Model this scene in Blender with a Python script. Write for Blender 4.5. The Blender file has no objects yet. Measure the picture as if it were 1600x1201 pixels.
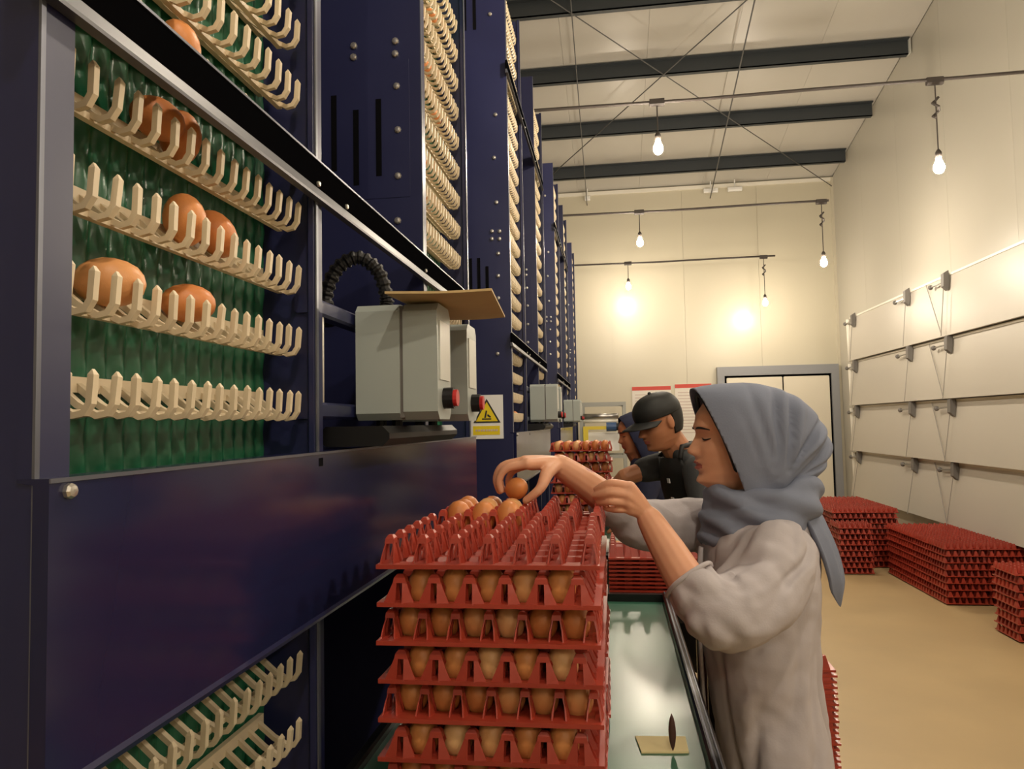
import bpy, bmesh, math, random
from mathutils import Vector, Matrix, noise
random.seed(7)
SC = bpy.context.scene
COL = SC.collection
PI = math.pi

# ------------------------------------------------------------------ camera, light, exposure
def make_camera():
    f, cx, cy = 1150.0, 800.0, 600.5
    c = Vector((959 - cx, -(660 - cy), f)).normalized()      # the aisle direction seen by the camera
    u = Vector((-0.0268, 1, 0)); u = (u - c * u.dot(c)).normalized()
    r = c.cross(u)
    if r.x < 0: r = -r
    # rows of world->camera are (r, c, u) as columns for world X, Y, Z
    right = Vector((r.x, c.x, u.x)); up = Vector((r.y, c.y, u.y)); fwd = Vector((r.z, c.z, u.z))
    cam = bpy.data.cameras.new('camera'); o = bpy.data.objects.new('camera', cam); COL.objects.link(o)
    b = -fwd
    o.matrix_world = Matrix(((right.x, up.x, b.x, 0), (right.y, up.y, b.y, 0), (right.z, up.z, b.z, 1.48), (0, 0, 0, 1)))
    cam.sensor_width = 36.0; cam.sensor_fit = 'HORIZONTAL'; cam.lens = f / 1600 * 36
    cam.clip_start = 0.02; cam.clip_end = 100
    SC.camera = o
make_camera()
w = bpy.data.worlds.new('world'); SC.world = w; w.use_nodes = True
w.node_tree.nodes['Background'].inputs[0].default_value = (0.9, 0.93, 1.0, 1)
w.node_tree.nodes['Background'].inputs[1].default_value = 0.02
SC.view_settings.view_transform = 'Standard'; SC.view_settings.look = 'None'
SC.view_settings.gamma = 1.0; SC.view_settings.use_curve_mapping = False
SC.view_settings.exposure = 1.08
BULB_STRENGTH = 520.0
BULB_COLOR = (1.0, 0.86, 0.68)

# ------------------------------------------------------------------ materials
MATS = {}
def mat(name, col, rough=0.5, metal=0.0, spec=0.5, bump=0.0, bscale=60.0, var=0.0, vscale=4.0, emit=None, estr=0.0, coat=0.0, rnd=0.0, sss=0.0, stretch=(1, 1, 1), rvar=0.0):
    m = bpy.data.materials.new(name); m.use_nodes = True
    nt = m.node_tree; b = nt.nodes['Principled BSDF']
    b.inputs['Base Color'].default_value = (*col, 1)
    b.inputs['Roughness'].default_value = rough; b.inputs['Metallic'].default_value = metal
    b.inputs['Specular IOR Level'].default_value = spec
    b.inputs['Coat Weight'].default_value = coat
    if sss:
        b.inputs['Subsurface Weight'].default_value = sss
        b.inputs['Subsurface Radius'].default_value = (0.008, 0.003, 0.0015)
        b.inputs['Subsurface Scale'].default_value = 1.0
    if emit:
        b.inputs['Emission Color'].default_value = (*emit, 1); b.inputs['Emission Strength'].default_value = estr
    tc = nt.nodes.new('ShaderNodeTexCoord'); mp = nt.nodes.new('ShaderNodeMapping')
    nt.links.new(tc.outputs['Object'], mp.inputs[0]); mp.inputs['Scale'].default_value = stretch
    src = None
    if var:
        n = nt.nodes.new('ShaderNodeTexNoise'); n.inputs['Scale'].default_value = vscale; n.inputs['Detail'].default_value = 5
        nt.links.new(mp.outputs[0], n.inputs['Vector'])
        mx = nt.nodes.new('ShaderNodeMix'); mx.data_type = 'RGBA'
        mx.inputs[6].default_value = (*[c * (1 - var) for c in col], 1); mx.inputs[7].default_value = (*[min(1, c * (1 + var)) for c in col], 1)
        nt.links.new(n.outputs['Fac'], mx.inputs[0]); src = mx.outputs[2]
        if rvar:
            mr = nt.nodes.new('ShaderNodeMapRange'); mr.inputs[3].default_value = rough - rvar; mr.inputs[4].default_value = rough + rvar
            nt.links.new(n.outputs['Fac'], mr.inputs[0]); nt.links.new(mr.outputs[0], b.inputs['Roughness'])
    if rnd:
        oi = nt.nodes.new('ShaderNodeObjectInfo'); hs = nt.nodes.new('ShaderNodeHueSaturation')
        mr = nt.nodes.new('ShaderNodeMapRange'); mr.inputs[3].default_value = 1 - rnd; mr.inputs[4].default_value = 1 + rnd
        nt.links.new(oi.outputs['Random'], mr.inputs[0]); nt.links.new(mr.outputs[0], hs.inputs['Value'])
        if src: nt.links.new(src, hs.inputs['Color'])
        else: hs.inputs['Color'].default_value = (*col, 1)
        src = hs.outputs[0]
    if src: nt.links.new(src, b.inputs['Base Color'])
    if bump:
        n2 = nt.nodes.new('ShaderNodeTexNoise'); n2.inputs['Scale'].default_value = bscale; n2.inputs['Detail'].default_value = 3
        nt.links.new(mp.outputs[0], n2.inputs['Vector'])
        bp = nt.nodes.new('ShaderNodeBump'); bp.inputs['Strength'].default_value = bump; bp.inputs['Distance'].default_value = 0.01
        nt.links.new(n2.outputs['Fac'], bp.inputs['Height']); nt.links.new(bp.outputs[0], b.inputs['Normal'])
    MATS[name] = m
    return m
def egg_material():
    m = mat('egg_shell', (0.60, 0.235, 0.085), 0.42, bump=0.05, bscale=400, spec=0.4, sss=0.08)
    nt = m.node_tree; b = nt.nodes['Principled BSDF']
    oi = nt.nodes.new('ShaderNodeObjectInfo'); cr = nt.nodes.new('ShaderNodeValToRGB')
    cr.color_ramp.elements[0].color = (0.56, 0.19, 0.055, 1); cr.color_ramp.elements[1].color = (0.76, 0.44, 0.20, 1)
    e = cr.color_ramp.elements.new(0.7); e.color = (0.68, 0.27, 0.085, 1)
    nt.links.new(oi.outputs['Random'], cr.inputs[0]); nt.links.new(cr.outputs[0], b.inputs['Base Color'])
egg_material()
mat('navy', (0.014, 0.017, 0.066), 0.36, spec=0.6, var=0.25, vscale=3, bump=0.02, bscale=25, rvar=0.06)
mat('navy_panel', (0.013, 0.015, 0.055), 0.16, spec=0.55, var=0.2, vscale=2, bump=0.015, bscale=6, rvar=0.05)
mat('black_rail', (0.0025, 0.0025, 0.003), 1.0, spec=0.0)
mat('rail_navy_lit', (0.06, 0.062, 0.078), 0.4, spec=0.5)  # navy lower lip, with the light on it mixed into the colour
mat('rail_edge', (0.16, 0.17, 0.21), 0.33, metal=0.6)
mat('steel', (0.42, 0.41, 0.40), 0.32, metal=0.9, var=0.12, vscale=20)
mat('zinc_bolt', (0.62, 0.60, 0.55), 0.3, metal=0.85)
mat('black_plastic', (0.006, 0.006, 0.007), 0.5, spec=0.35)
mat('slot_black', (0.002, 0.002, 0.003), 0.9, spec=0.1)
mat('green_sheet', (0.012, 0.105, 0.050), 0.30, spec=0.6, var=0.35, vscale=9, bump=0.1, bscale=40)
mat('green_belt', (0.035, 0.135, 0.085), 0.30, spec=0.9, var=0.15, vscale=5, rvar=0.04)
mat('ivory_plastic', (0.68, 0.57, 0.40), 0.45, var=0.15, vscale=30, rnd=0.06)
mat('box_grey', (0.36, 0.40, 0.38), 0.38, var=0.04, vscale=6)
mat('box_lid', (0.55, 0.56, 0.52), 0.35)
mat('red_button', (0.55, 0.03, 0.03), 0.35)
mat('cardboard', (0.50, 0.36, 0.17), 0.75, var=0.1, vscale=15)
mat('sticker_white', (0.80, 0.80, 0.78), 0.4)
mat('sticker_yellow', (0.80, 0.62, 0.02), 0.4)
mat('sticker_black', (0.02, 0.02, 0.02), 0.5)
mat('tray_red', (0.37, 0.043, 0.024), 0.32, spec=0.5, var=0.10, vscale=25, rnd=0.10)
mat('table_black', (0.007, 0.007, 0.008), 0.25, spec=0.5)
mat('paper_note', (0.78, 0.68, 0.36), 0.6)
mat('brown_peg', (0.06, 0.025, 0.018), 0.4)
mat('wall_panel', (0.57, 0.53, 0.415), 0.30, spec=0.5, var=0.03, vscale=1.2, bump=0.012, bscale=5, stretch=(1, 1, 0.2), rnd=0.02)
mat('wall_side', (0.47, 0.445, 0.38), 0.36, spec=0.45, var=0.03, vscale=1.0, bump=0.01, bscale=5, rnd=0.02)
mat('roof_sheet', (0.50, 0.48, 0.435), 0.30, spec=0.5, var=0.04, vscale=2, bump=0.015, bscale=6, rnd=0.03)
mat('purlin_grey', (0.035, 0.042, 0.048), 0.5)
mat('rod_grey', (0.10, 0.10, 0.10), 0.5)
mat('flap_white', (0.52, 0.485, 0.425), 0.40, var=0.03, vscale=2, rnd=0.03)
mat('flap_edge', (0.80, 0.77, 0.68), 0.4)
mat('cord_grey', (0.30, 0.28, 0.25), 0.6)
mat('bracket_grey', (0.16, 0.15, 0.14), 0.5)
mat('floor_epoxy', (0.50, 0.365, 0.195), 0.42, spec=0.35, var=0.22, vscale=1.6, bump=0.02, bscale=20, rvar=0.08)
mat('door_white', (0.74, 0.69, 0.57), 0.4, var=0.02)
mat('door_frame', (0.27, 0.28, 0.30), 0.4)
mat('poster_white', (0.76, 0.72, 0.66), 0.5)
mat('poster_red', (0.60, 0.06, 0.04), 0.5)
mat('print_grey', (0.58, 0.48, 0.44), 0.6)
mat('bulb_glow', (1, 1, 1), 0.4, emit=BULB_COLOR, estr=BULB_STRENGTH)
mat('bulb_glow_dim', (1, 1, 1), 0.4, emit=BULB_COLOR, estr=BULB_STRENGTH * 0.6)
mat('cable_dark', (0.05, 0.04, 0.035), 0.6)
mat('skin', (0.68, 0.35, 0.215), 0.48, spec=0.4, var=0.10, vscale=16, sss=0.12)
mat('skin_man', (0.40, 0.17, 0.085), 0.48, spec=0.4, var=0.10, vscale=16, sss=0.1)
mat('lip', (0.36, 0.10, 0.075), 0.45)
mat('hair_black', (0.006, 0.005, 0.005), 0.5)
mat('eye_white', (0.62, 0.58, 0.54), 0.25)
mat('hijab_cloth', (0.195, 0.220, 0.295), 0.75, spec=0.25, var=0.10, vscale=12, bump=0.06, bscale=300)
mat('shirt_cloth', (0.47, 0.435, 0.455), 0.8, spec=0.2, var=0.07, vscale=14, bump=0.06, bscale=250)
mat('trouser_cloth', (0.03, 0.03, 0.035), 0.8)
mat('apron_black', (0.005, 0.005, 0.005), 0.7)
mat('tshirt_dark', (0.030, 0.032, 0.034), 0.8, var=0.1, vscale=20)
mat('cap_black', (0.007, 0.008, 0.008), 0.6)
mat('navy_cloth', (0.012, 0.016, 0.05), 0.8)
mat('logo_white', (0.7, 0.7, 0.7), 0.5)
mat('yellow_paint', (0.70, 0.55, 0.05), 0.4)
mat('blue_paint', (0.03, 0.08, 0.20), 0.4)
mat('grey_paint', (0.33, 0.34, 0.32), 0.45)
mat('shoe', (0.04, 0.035, 0.03), 0.6)

# ------------------------------------------------------------------ mesh helpers
class MB:
    def __init__(s): s.v = []; s.f = []
    def add(s, vs, fs):
        o = len(s.v); s.v += [tuple(v) for v in vs]; s.f += [tuple(i + o for i in f) for f in fs]; return s
    def box(s, x0, x1, y0, y1, z0, z1):
        return s.add([(x0, y0, z0), (x1, y0, z0), (x1, y1, z0), (x0, y1, z0), (x0, y0, z1), (x1, y0, z1), (x1, y1, z1), (x0, y1, z1)],
                     [(0, 3, 2, 1), (4, 5, 6, 7), (0, 1, 5, 4), (1, 2, 6, 5), (2, 3, 7, 6), (3, 0, 4, 7)])
    def cbox(s, x0, x1, y0, y1, z0, z1, b=0.005, ax='y'):
        """box with its four edges along one axis chamfered"""
        if ax == 'y': P = [(x0 + b, z0), (x1 - b, z0), (x1, z0 + b), (x1, z1 - b), (x1 - b, z1), (x0 + b, z1), (x0, z1 - b), (x0, z0 + b)]; a, c = y0, y1; g = lambda p, t: (p[0], t, p[1])
        elif ax == 'x': P = [(y0 + b, z0), (y1 - b, z0), (y1, z0 + b), (y1, z1 - b), (y1 - b, z1), (y0 + b, z1), (y0, z1 - b), (y0, z0 + b)]; a, c = x0, x1; g = lambda p, t: (t, p[0], p[1])
        else: P = [(x0 + b, y0), (x1 - b, y0), (x1, y0 + b), (x1, y1 - b), (x1 - b, y1), (x0 + b, y1), (x0, y1 - b), (x0, y0 + b)]; a, c = z0, z1; g = lambda p, t: (p[0], p[1], t)
        n = len(P)
        return s.add([g(p, a) for p in P] + [g(p, c) for p in P], [tuple(range(n - 1, -1, -1)), tuple(range(n, 2 * n))] + [(i, (i + 1) % n, n + (i + 1) % n, n + i) for i in range(n)])
    def prism(s, P, y0, y1, ax='y'):
        g = {'y': lambda p, t: (p[0], t, p[1]), 'x': lambda p, t: (t, p[0], p[1]), 'z': lambda p, t: (p[0], p[1], t)}[ax]
        n = len(P)
        return s.add([g(p, y0) for p in P] + [g(p, y1) for p in P], [tuple(range(n - 1, -1, -1)), tuple(range(n, 2 * n))] + [(i, (i + 1) % n, n + (i + 1) % n, n + i) for i in range(n)])
    def tube(s, pts, rad, n=8, closed=False, flat=None):
        """tube through pts; rad a number or a list; flat=(vector, factor) squeezes along a direction"""
        pts = [Vector(p) for p in pts]; m = len(pts)
        if not isinstance(rad, (list, tuple)): rad = [rad] * m
        vs = []; ref = None
        for i, p in enumerate(pts):
            if closed: t = pts[(i + 1) % m] - pts[i - 1]
            else: t = pts[min(i + 1, m - 1)] - pts[max(i - 1, 0)]
            t.normalize()
            if ref is None:
                ref = Vector((0, 0, 1)) if abs(t.z) < 0.9 else Vector((1, 0, 0))
            u = (ref - t * ref.dot(t)).normalized(); ref = u; v = t.cross(u)
            for k in range(n):
                a = 2 * PI * k / n; d = (u * math.cos(a) + v * math.sin(a)) * rad[i]
                if flat: fv = flat[0]; d = d - fv * d.dot(fv) * (1 - flat[1])
                vs.append(p + d)
        fs = [(i * n + k, i * n + (k + 1) % n, (i + 1) * n + (k + 1) % n, (i + 1) * n + k) for i in range(m - 1) for k in range(n)]
        if closed: fs += [((m - 1) * n + k, (m - 1) * n + (k + 1) % n, (k + 1) % n, k) for k in range(n)]
        else: fs += [tuple(range(n - 1, -1, -1)), tuple((m - 1) * n + k for k in range(n))]
        return s.add(vs, fs)
    def limb(s, pts, rad, n=12, sub=6, flat=None):
        """rounded tube along a smooth curve through pts"""
        P, R = spline(pts, rad, sub)
        d0 = (P[0] - P[1]).normalized(); d1 = (P[-1] - P[-2]).normalized()
        P = [P[0] + d0 * R[0] * 0.85, P[0] + d0 * R[0] * 0.5] + P + [P[-1] + d1 * R[-1] * 0.5, P[-1] + d1 * R[-1] * 0.85]
        R = [R[0] * 0.3, R[0] * 0.8] + R + [R[-1] * 0.8, R[-1] * 0.3]
        return s.tube(P, R, n, flat=flat)
    def rings(s, rings, cap=True):
        n = len(rings[0]); vs = [p for r in rings for p in r]; m = len(rings)
        fs = [(i * n + k, i * n + (k + 1) % n, (i + 1) * n + (k + 1) % n, (i + 1) * n + k) for i in range(m - 1) for k in range(n)]
        if cap: fs += [tuple(range(n - 1, -1, -1)), tuple((m - 1) * n + k for k in range(n))]
        return s.add(vs, fs)
    def lathe(s, prof, n=12, c=(0, 0, 0), cap=True):
        return s.rings([[(c[0] + r * math.cos(2 * PI * k / n), c[1] + r * math.sin(2 * PI * k / n), c[2] + z) for k in range(n)] for r, z in prof], cap)
    def ball(s, c, r, n=12, m=8):
        r = r if isinstance(r, (tuple, list)) else (r, r, r)
        return s.rings([[(c[0] + r[0] * math.sin(a) * math.cos(2 * PI * k / n), c[1] + r[1] * math.sin(a) * math.sin(2 * PI * k / n), c[2] - r[2] * math.cos(a)) for k in range(n)] for a in [PI * (i + 0.15) / (m + 0.3) for i in range(m + 1)]])
    def mesh(s, name, smooth=False):
        me = bpy.data.meshes.new(name); me.from_pydata(s.v, [], s.f); me.update()
        if smooth: me.polygons.foreach_set('use_smooth', [True] * len(me.polygons))
        return me
def spline(pts, rad, sub=6):
    pts = [Vector(p) for p in pts]; n = len(pts)
    if not isinstance(rad, (list, tuple)): rad = [rad] * n
    P = []; R = []
    for i in range(n - 1):
        p0, p1, p2, p3 = pts[max(i - 1, 0)], pts[i], pts[i + 1], pts[min(i + 2, n - 1)]
        for k in range(sub):
            t = k / sub
            P.append(0.5 * ((2 * p1) + (p2 - p0) * t + (2 * p0 - 5 * p1 + 4 * p2 - p3) * t * t + (3 * p1 - p0 - 3 * p2 + p3) * t ** 3))
            R.append(rad[i] * (1 - t) + rad[i + 1] * t)
    P.append(pts[-1]); R.append(rad[-1])
    return P, R
def link(name, me, m, parent=None, loc=None, rotz=0.0):
    o = bpy.data.objects.new(name, me); COL.objects.link(o)
    if me is not None and m is not None and not me.materials: me.materials.append(MATS[m])
    if loc is not None: o.location = loc
    if rotz: o.rotation_euler = (0, 0, rotz)
    if parent is not None: o.parent = parent
    return o
def part(name, mb, m, parent=None, smooth=False, label=None):
    o = link(name, mb.mesh(name, smooth), m, parent)
    if label: o['label'] = label
    return o
def tag(o, label, cat, group=None):
    o['label'] = label; o['category'] = cat
    if group: o['group'] = group
    return o
def thing(name, label, cat, loc=(0, 0, 0), group=None, rotz=0.0):
    o = link(name, None, None, None, loc, rotz); o.empty_display_size = 0.05
    return tag(o, label, cat, group)
def structure(name, mb, m, smooth=False):
    o = part(name, mb, m, None, smooth); o['kind'] = 'structure'; return o
def bx(x0, x1, y0, y1, z0, z1): return MB().box(x0, x1, y0, y1, z0, z1)
def autosmooth(o, ang=40):
    me = o.data
    me.polygons.foreach_set('use_smooth', [True] * len(me.polygons))
    bm = bmesh.new(); bm.from_mesh(me)
    for e in bm.edges:
        e.smooth = not (len(e.link_faces) == 2 and e.calc_face_angle(0) > math.radians(ang))
    bm.to_mesh(me); bm.free()
    return o
def nth(n):
    T = ['', '', 'twenty', 'thirty', 'forty', 'fifty']; n += 1
    small = ['', 'first', 'second', 'third', 'fourth', 'fifth', 'sixth', 'seventh', 'eighth', 'ninth', 'tenth', 'eleventh', 'twelfth', 'thirteenth', 'fourteenth', 'fifteenth', 'sixteenth', 'seventeenth', 'eighteenth', 'nineteenth']
    if n < 20: return small[n]
    return T[n // 10][:-1] + 'ieth' if n % 10 == 0 else T[n // 10] + '-' + small[n % 10]
ORD = ['first', 'second', 'third', 'fourth', 'fifth', 'sixth', 'seventh', 'eighth', 'ninth', 'tenth', 'eleventh', 'twelfth']

# ------------------------------------------------------------------ the hall
XW, YF, XL, YB = 3.22, 11.0, -3.2, -3.2
def roof_z(y): return 4.97 + 0.172 * (YF - y)
structure('floor', MB().box(XL, XW, YB, YF, -0.05, 0.0), 'floor_epoxy')
fw = structure('wall_far', bx(XL, XW, YF + 0.02, YF + 0.10, 0, 5.3), 'wall_panel')
x = XL
while x < XW - 0.01:
    part('panel', bx(x + 0.0012, min(x + 1.07, XW) - 0.0012, YF, YF + 0.02, 0, 4.95), 'wall_panel', fw); x += 1.07
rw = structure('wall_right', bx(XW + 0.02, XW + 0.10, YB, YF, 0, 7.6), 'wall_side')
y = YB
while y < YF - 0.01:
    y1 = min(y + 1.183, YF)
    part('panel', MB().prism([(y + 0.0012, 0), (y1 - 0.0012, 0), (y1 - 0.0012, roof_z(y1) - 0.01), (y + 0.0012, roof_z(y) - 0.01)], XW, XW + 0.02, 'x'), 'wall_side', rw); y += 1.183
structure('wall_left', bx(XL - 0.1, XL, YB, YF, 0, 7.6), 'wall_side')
structure('wall_back', bx(XL, XW, YB - 0.1, YB, 0, 7.6), 'wall_side')
cl = structure('ceiling', MB().prism([(YB, roof_z(YB) + 0.03), (YF + 0.1, roof_z(YF + 0.1) + 0.03), (YF + 0.1, roof_z(YF + 0.1) + 0.1), (YB, roof_z(YB) + 0.1)], XL, XW + 0.1, 'x'), 'roof_sheet')
x = XL
while x < XW - 0.01:
    x1 = min(x + 0.917, XW)
    part('panel', MB().prism([(YB, roof_z(YB)), (YF, roof_z(YF)), (YF, roof_z(YF) + 0.03), (YB, roof_z(YB) + 0.03)], x + 0.0012, x1 - 0.0012, 'x'), 'roof_sheet', cl); x += 0.917
# coving strips along the far wall and in its right corner
o = structure('trim_1', bx(XL, XW, YF - 0.03, YF, 4.90, 4.95), 'flap_edge')
o = structure('trim_2', bx(XW - 0.035, XW, YF - 0.035, YF, 0, 4.95), 'wall_panel')
# purlins
for i, yp in enumerate([10.28, 9.22, 8.1, 7.03, 5.95, 4.87]):
    zc = roof_z(yp) - 0.085
    m = MB()
    m.box(XL, 3.19, yp - 0.006, yp + 0.006, zc - 0.075, zc + 0.085)
    m.box(XL, 3.19, yp - 0.006, yp + 0.06, zc - 0.075, zc - 0.065)
    m.box(XL, 3.19, yp - 0.06, yp + 0.006, zc + 0.075, zc + 0.085)
    o = part('roof_purlin', m, 'purlin_grey')
    tag(o, ['dark grey roof purlin nearest the far wall', 'dark grey roof purlin, second from the far wall', 'dark grey roof purlin, third from the far wall, with a bluish end', 'dark grey roof purlin cut by the top edge of the picture', 'dark grey roof purlin above the top edge of the picture', 'dark grey roof purlin high over the work tables'][i], 'roof beam', 'roof purlins')
    if i == 2: part('end_clip', bx(3.19, 3.205, yp - 0.04, yp + 0.04, zc - 0.075, zc + 0.085), 'box_lid', o)
def rod(name, a, b, r, label, group='roof rods', cat='rod'):
    return tag(part(name, MB().tube([a, b], r, 6), 'rod_grey', None, True), label, cat, group)
def rp(x, y, d=0.19): return (x, y, roof_z(y) - d)
rod('bracing_rod', rp(-2.26, 4.8), rp(3.18, 10.9), 0.006, 'thin bracing rod crossing the roof towards the far right corner')
rod('bracing_rod', rp(2.9, 4.8, 0.21), rp(-0.95, 10.3, 0.21), 0.007, 'thin bracing rod crossing the roof towards the blue machines')
rod('sag_rod', rp(-0.29, 4.6, 0.235), rp(-0.31, 10.95, 0.235), 0.006, 'thin straight roof rod close to the blue machines')
rod('sag_rod', rp(1.38, 4.6, 0.235), rp(1.49, 10.95, 0.235), 0.008, 'thin straight roof rod over the middle of the aisle')
# small ceiling fittings where the roof meets the far wall
for xx, lab in ((1.49, 'small white roof fitting at the far end of the middle rod'), (1.83, 'small white roof fitting right of the middle rod'), (-0.3, 'small white roof fitting at the rod near the machines')):
    m = MB().cbox(xx - 0.10, xx + 0.10, YF - 0.16, YF - 0.10, 4.80, 4.86, 0.012, 'x') if xx > 0 else MB().cbox(xx - 0.04, xx + 0.04, YF - 0.16, YF - 0.10, 4.79, 4.86, 0.012, 'x')
    m.tube([(xx, YF - 0.13, 4.86), (xx, YF - 0.13, 4.97)], 0.008, 6)
    tag(part('roof_fitting', m, 'sticker_white'), lab, 'fitting', 'roof fittings')

# far door with frame
def far_door():
    x0, x1, zt = 1.50, 3.17, 2.25
    d = structure('door_1', bx(x0 + 0.10, x1 - 0.10, YF - 0.045, YF - 0.005, 0.0, zt - 0.13), 'slot_black')
    for a, b, n in ((x0 + 0.13, 2.40, 0), (2.42, x1 - 0.13, 1)):
        leaf = part('door_leaf', MB().cbox(a, b, YF - 0.075, YF - 0.045, 0.01, zt - 0.16, 0.01, 'y'), 'door_white', d)
        hx = b - 0.07 if n == 0 else a + 0.07
        part('door_handle', MB().tube([(hx, YF - 0.075, 1.0), (hx, YF - 0.12, 1.0), (hx, YF - 0.12, 1.18), (hx, YF - 0.075, 1.18)], 0.012, 6), 'steel', leaf)
    m = MB(); m.box(x0, x0 + 0.10, YF - 0.09, YF, 0, zt); m.box(x1 - 0.10, x1, YF - 0.09, YF, 0, zt); m.box(x0 + 0.10, x1 - 0.10, YF - 0.09, YF, zt - 0.13, zt)
    part('door_frame', m, 'door_frame', d)
far_door()
# two posters on the far wall
for (xa, xb, zt, lab) in ((0.28, 0.84, 2.0, 'white wall poster with a red heading, left of the pair'), (0.90, 1.42, 2.02, 'white wall poster with a red heading, right of the pair, beside the door')):
    t = thing('wall_poster', lab, 'poster', (xa, YF - 0.012, 1.18), 'posters on the far wall')
    wd, h = xb - xa, zt - 1.18
    part('sheet', bx(0, wd, 0, 0.010, 0, h), 'poster_white', t)
    part('heading', bx(0, wd, -0.003, 0, h - 0.055, h), 'poster_red', t)
    m = MB(); rr = random.Random(3)
    for k in range(14):
        zz = h - 0.12 - k * 0.045
        m.box(0.04, 0.04 + (wd - 0.08) * rr.uniform(0.6, 1), -0.002, 0, zz - 0.006, zz + 0.006)
    o = part('print_lines', m, 'print_grey', t); o['kind'] = 'stuff'

# hinged flaps on the right wall: four long rows with brackets and cords
rows = [(2.235, 2.80), (1.645, 2.205), (1.055, 1.615), (0.465, 1.025)]
pos = ['top', 'second', 'third', 'bottom']
for i, (z0, z1) in enumerate(rows):
    t = thing('wall_flap', f'long off-white wall flap on the right wall, {pos[i]} of four rows', 'wall flap', (XW - 0.02, 10.3, z0), 'wall flaps')
    h = z1 - z0; lean = 0.05 + 0.012 * i
    P = [(0.0, h), (-0.035, h), (-0.035 - lean, 0), (-lean, 0)]
    part('board', MB().prism(P, -13.3, 0.0, 'y'), 'flap_white', t)
    part('top_strip', bx(-0.042, 0.0, -13.3, 0.0, h, h + 0.022), 'flap_edge', t)
    for yb in (10.07, 8.29, 7.37, 4.9, 2.5):
        yl = yb - 10.3
        b = part('bracket', MB().prism([(-0.05, h + 0.05), (-0.095, h + 0.02), (-0.10, h - 0.10), (-0.06, h - 0.14), (-0.045, h - 0.05)], yl - 0.03, yl + 0.03, 'y'), 'bracket_grey', t)
        part('pin', MB().tube([(-0.07, yl, h - 0.05), (-0.09, yl + 0.28, h - 0.06)], 0.008, 6), 'steel', b)
        part('pin_knob', MB().ball((-0.09, yl + 0.28, h - 0.06), 0.025, 8, 5), 'bracket_grey', b)
        part('cord', MB().tube([(-0.08, yl + 0.02, h - 0.1), (-0.075 - lean, yl + 0.02, 0.0)], 0.004, 5), 'cord_grey', t)
    part('cord', MB().tube([(-0.05, 7.85 - 10.3, h), (-0.06 - lean, 7.42 - 10.3, 0.02)], 0.0045, 5), 'cord_grey', t)
    part('end_post', MB().tube([(-0.05, 0.04, h), (-0.04, 0.04, 0.0)], 0.03, 8), 'flap_edge', t)

# ------------------------------------------------------------------ bulbs on conduits
def bulb_mesh():
    m = MB().lathe([(0.006, -0.062), (0.02, -0.056), (0.03, -0.042), (0.0335, -0.025), (0.031, -0.008), (0.022, 0.014), (0.015, 0.03), (0.014, 0.04)], 16)
    return m.mesh('bulb_glass', True)
BULB = bulb_mesh(); BULB2 = bulb_mesh()
SOCK = MB().lathe([(0.015, 0.036), (0.019, 0.04), (0.02, 0.075), (0.012, 0.09), (0.004, 0.10)], 12).mesh('socket', True)
rowsb = [(5.02, 'in the nearest visible row'), (7.67, 'in the middle row'), (10.15, 'in the far row'), (2.40, 'above the first work table'), (-0.2, 'overhead at the near end'), (-2.6, 'at the back of the hall')]
for (yb, where) in rowsb:
    m = MB().tube([(XL, yb, 3.68), (-0.62, yb, 3.672), (0.6, yb, 3.66), (1.4, yb, 3.668), (2.2, yb, 3.67)], 0.012, 8)
    if yb == 5.02: m = MB().tube([(XL, yb, 3.68), (-0.62, yb, 3.672), (0.6, yb, 3.66), (1.4, yb, 3.668), (2.2, yb, 3.67), (XW, yb, 3.68)], 0.012, 8)
    tag(part('lamp_conduit', m, 'cable_dark', None, True), f'thin dark lamp conduit across the aisle {where}', 'conduit', 'lamp conduits')
    for (xb, zb, side) in ((0.35, 3.36, 'left'), (2.13, 3.06 if yb != 5.02 else 3.11, 'right')):
        xb2 = xb - (0.03 if yb == 7.67 else 0.1 if yb == 10.15 else 0) if side == 'left' else xb - (0.08 if yb == 10.15 else 0)
        t = thing('hanging_bulb', f'glowing bare bulb on a {"short" if side == "left" else "long knotted"} wire, {side} one {where}', 'light bulb', (xb2, yb, zb), 'hanging bulbs')
        link('bulb_glass', BULB2 if yb > 9 or yb < -1 else BULB, 'bulb_glow_dim' if yb > 9 or yb < -1 else 'bulb_glow', t); link('socket', SOCK, 'cable_dark', t)
        top = 3.655 - zb
        pts = [(0, 0, 0.09), (0, 0, top)]
        part('wire', MB().tube(pts, 0.0045, 6), 'cable_dark', t)
        part('junction', MB().cbox(-0.05, 0.05, -0.02, 0.02, top - 0.02, top + 0.03, 0.01, 'x'), 'cable_dark', t)
        if side == 'right':
            kp = [(0.02 * math.cos(a * 1.3), 0.02 * math.sin(a * 1.3), top - 0.10 - a * 0.018) for a in range(9)]
            part('knot', MB().tube(kp, 0.009, 6), 'cable_dark', t)

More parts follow.
